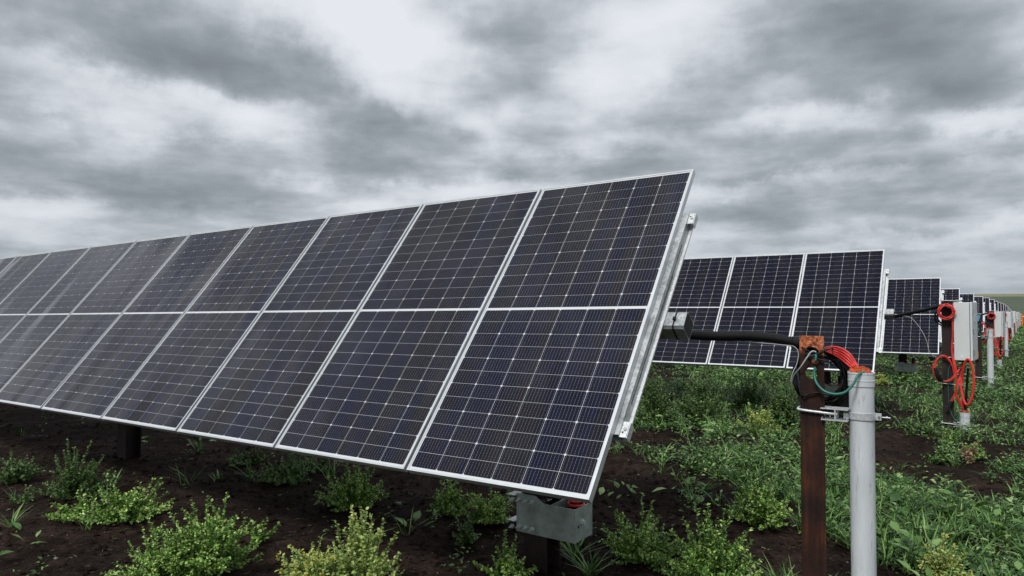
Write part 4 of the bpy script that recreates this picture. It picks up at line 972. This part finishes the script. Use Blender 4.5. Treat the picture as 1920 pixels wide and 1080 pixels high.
# field-wide ground cover ----------------------------------------------------
def Dmap(x, y):
    """how grown-over the soil is, 0..1"""
    g, a = ga(x, y)
    n = fbm(x, y, .55, 4, 21); n2 = fbm(x, y, 1.7, 3, 33)
    d = .62*n+.38*n2
    lim = np.where(g < 0, .05+.12*g, np.where(g < 1.5, .05, .05-(g-1.5)*.75)); side = 1/(1+np.exp(-(a-lim+(fbm(x, y, 2.2, 2, 44)-.5)*.8)*7))
    d = d+np.where(np.hypot(x, y) > 16, .12, 0)
    for cx_, cy_, rx_, amt in PATCH: d = d+amt*(.45 if amt > 0 else .8)*np.exp(-((x-cx_)**2+(y-cy_)**2)/(rx_*rx_))
    n3_ = vnoise(x*5.5, y*5.5, 77); v = np.clip((d-.488+(n3_-.5)*.34)/.11, 0, 1)**1.5*side
    return v+.006
PATCH = []
for px, py, r_, amt in ((1760, 1010, .8, .6), (1900, 1000, .8, .6), (1660, 960, .6, .5), (1680, 1060, .4, .4), (1250, 890, .75, .26), (1400, 880, .8, .24), (1460, 960, .45, .2), (1180, 870, .4, .2), (1200, 990, .4, -.3),
        (1330, 830, .55, -.22), (1480, 1040, .4, -.35), (1250, 820, .5, -.18), (1750, 840, .7, -.13), (1850, 850, .6, -.10), (1690, 870, .5, -.15), (1300, 730, 1.8, .30), (1440, 740, 1.6, .28), (1700, 760, 1.6, .25), (1880, 780, 1.4, .2), (1690, 720, 2, .2)):
    q = onground(px, py); PATCH.append((q[0], q[1], r_, amt))
def scatter(n, dmin, dmax, seed, pw=1.0):
    rg = np.random.default_rng(seed); out = []; tot_ = 0
    while tot_ < n:
        m_ = 40000; th_ = rg.uniform(R(-44), R(44), m_); d_ = dmin*(dmax/dmin)**(rg.random(m_)**pw)
        x = d_*np.sin(th_); y = d_*np.cos(th_)
        k_ = rg.random(m_) < Dmap(x, y); x, y = x[k_], y[k_]
        # stay clear of the posts and pipes, and of ground nobody could see beyond the left rows
        g, a = ga(x, y); k_ = (a > -14) & (np.hypot(x-1.47, y-3.36) > .12) & (np.hypot(x-1.64, y-3.24) > .09)
        out.append(np.stack([x[k_], y[k_]], 1)); tot_ += k_.sum()
    return np.concatenate(out)[:n]
def grass_patch(n_t, per, dmin, dmax, h, wd, seed, rad):
    rg = np.random.default_rng(seed); T = scatter(n_t, dmin, dmax, seed); hs = rg.uniform(.55, 1.25, n_t); T = np.repeat(T, per, 0); hs = np.repeat(hs, per)
    n = len(T); T = T+rg.normal(0, rad, (n, 2)); z = ground_z(T[:, 0], T[:, 1]); P_ = np.stack([T[:, 0], T[:, 1], z-.004], 1)
    hh = h*hs*rg.uniform(.5, 1.1, n); return blades_mesh(P_, rg.uniform(0, 2*PI, n), hh, hh*rg.uniform(.05, .6, n), wd*rg.uniform(.6, 1.3, n), hh*rg.uniform(.1, 1.0, n))
def join(parts):
    Vs, Fs, o_ = [], [], 0
    for v_, f_ in parts: Vs.append(v_); Fs.append(f_+o_); o_ += len(v_)
    return np.concatenate(Vs), np.concatenate(Fs)
V_, F_ = join([grass_patch(620, 14, 2.6, 6.5, .17, .0085, 61, .020), grass_patch(1050, 10, 6, 14, .16, .011, 62, .028), grass_patch(1500, 8, 13, 40, .18, .02, 63, .06), grass_patch(4200, 5, 38, 110, .28, .05, 64, .2)])
tag(np_mesh('grass', V_, F_, L_GRASS), 'patchy green grass over the dark soil right of the near row', 'grass', kind='stuff')
def forbs(n_t, per, dmin, dmax, lf, seed, hgt):
    rg = np.random.default_rng(seed); T = scatter(n_t, dmin, dmax, seed); T = np.repeat(T, per, 0); n = len(T); az_ = rg.uniform(0, 2*PI, n); rr = rg.random(n)*lf*1.6
    x = T[:, 0]+np.cos(az_)*rr; y = T[:, 1]+np.sin(az_)*rr; z = ground_z(x, y)+rg.random(n)**1.5*hgt; D_ = np.stack([np.cos(az_), np.sin(az_), rg.uniform(-.1, .9, n)], 1)
    nn = np.stack([rg.normal(0, .35, n), rg.normal(0, .35, n), np.ones(n)], 1); L_ = lf*rg.uniform(.5, 1.25, n); return leaves_mesh(np.stack([x, y, z+.004], 1), D_, nn, L_, L_*rg.uniform(.35, .8, n), 'long')
V_, F_ = join([forbs(900, 14, 2.6, 6.5, .036, 71, .10), forbs(70, 11, 2.6, 9, .085, 76, .16), forbs(2300, 15, 6, 16, .045, 72, .15), forbs(5200, 10, 15, 40, .08, 73, .22), forbs(9000, 7, 36, 110, .18, 74, .30), forbs(90, 6, 3, 9, .11, 75, .14)])
tag(np_mesh('ground_cover', V_, F_, L_FORB), 'low leafy weeds covering the field beyond and right of the near row', 'ground cover', kind='stuff')
# seedlings, straw and crumbs on the bare soil ---------------------------------
rg = np.random.default_rng(5); n = 420; th_ = rg.uniform(R(-40), R(30), n); d_ = 2.6*(9/2.6)**rg.random(n); x = d_*np.sin(th_); y = d_*np.cos(th_)
x = np.repeat(x, 5)+rg.normal(0, .008, n*5); y = np.repeat(y, 5)+rg.normal(0, .008, n*5); az_ = rg.uniform(0, 2*PI, n*5); L_ = rg.uniform(.008, .03, n*5)
V_, F_ = leaves_mesh(np.stack([x, y, ground_z(x, y)+.006], 1), np.stack([np.cos(az_), np.sin(az_), rg.uniform(0, .8, n*5)], 1), np.tile([0, 0, 1.], (n*5, 1)), L_, L_*.5, 'long')
tag(np_mesh('seedlings', V_, F_, L_FORB), 'tiny green seedlings dotted over the bare soil', 'seedlings', kind='stuff')
n = 650; th_ = rg.uniform(R(-42), R(42), n); d_ = 2.5*(10/2.5)**rg.random(n); x = d_*np.sin(th_); y = d_*np.cos(th_); L_ = rg.uniform(.01, .07, n)
az_ = rg.uniform(0, 2*PI, n); V_, F_ = blades_mesh(np.stack([x, y, ground_z(x, y)+.006], 1), az_, L_*.12, L_, np.full(n, .0022), L_*.1)
tag(np_mesh('straw', V_, F_, L_DRY), 'short bits of pale straw lying on the soil', 'straw', kind='stuff')
def crumbs(n, dmin, dmax, s0, s1, seed):
    rg = np.random.default_rng(seed); th_ = rg.uniform(R(-42), R(42), n); d_ = dmin*(dmax/dmin)**rg.random(n); x = d_*np.sin(th_); y = d_*np.cos(th_); z = ground_z(x, y)
    s_ = s0*(s1/s0)**(rg.random(n)**2.2); base_ = np.array([[1,0,0],[-1,0,0],[0,1,0],[0,-1,0],[0,0,1],[0,0,-1]], float)
    B = base_[None]*rg.uniform(.6, 1.25, (n, 6, 1)); B[:, :, 2] *= .7; a_ = rg.uniform(0, PI, n); ca, sa = np.cos(a_)[:, None], np.sin(a_)[:, None]
    B = np.stack([B[:, :, 0]*ca-B[:, :, 1]*sa, B[:, :, 0]*sa+B[:, :, 1]*ca, B[:, :, 2]], 2)*s_[:, None, None]+np.stack([x, y, z+s_*.2], 1)[:, None]
    f = np.array([[0,2,4],[2,1,4],[1,3,4],[3,0,4],[2,0,5],[1,2,5],[3,1,5],[0,3,5]]); return B.reshape(-1, 3), (np.arange(n)[:, None, None]*6+f).reshape(-1, 3)
V_, F_ = crumbs(26000, 2.5, 14, .0035, .030, 81); tag(np_mesh('soil_clods', V_, F_, SOIL), 'loose dark crumbs and clods of soil', 'clods', kind='stuff')
PEB = M_simple('pale_pebble', (.26, .21, .17), .8, var=.4); V_, F_ = crumbs(260, 2.6, 12, .003, .014, 82); tag(np_mesh('pebbles', V_, F_, PEB), 'small pale pebbles scattered on the soil', 'pebbles', kind='stuff')
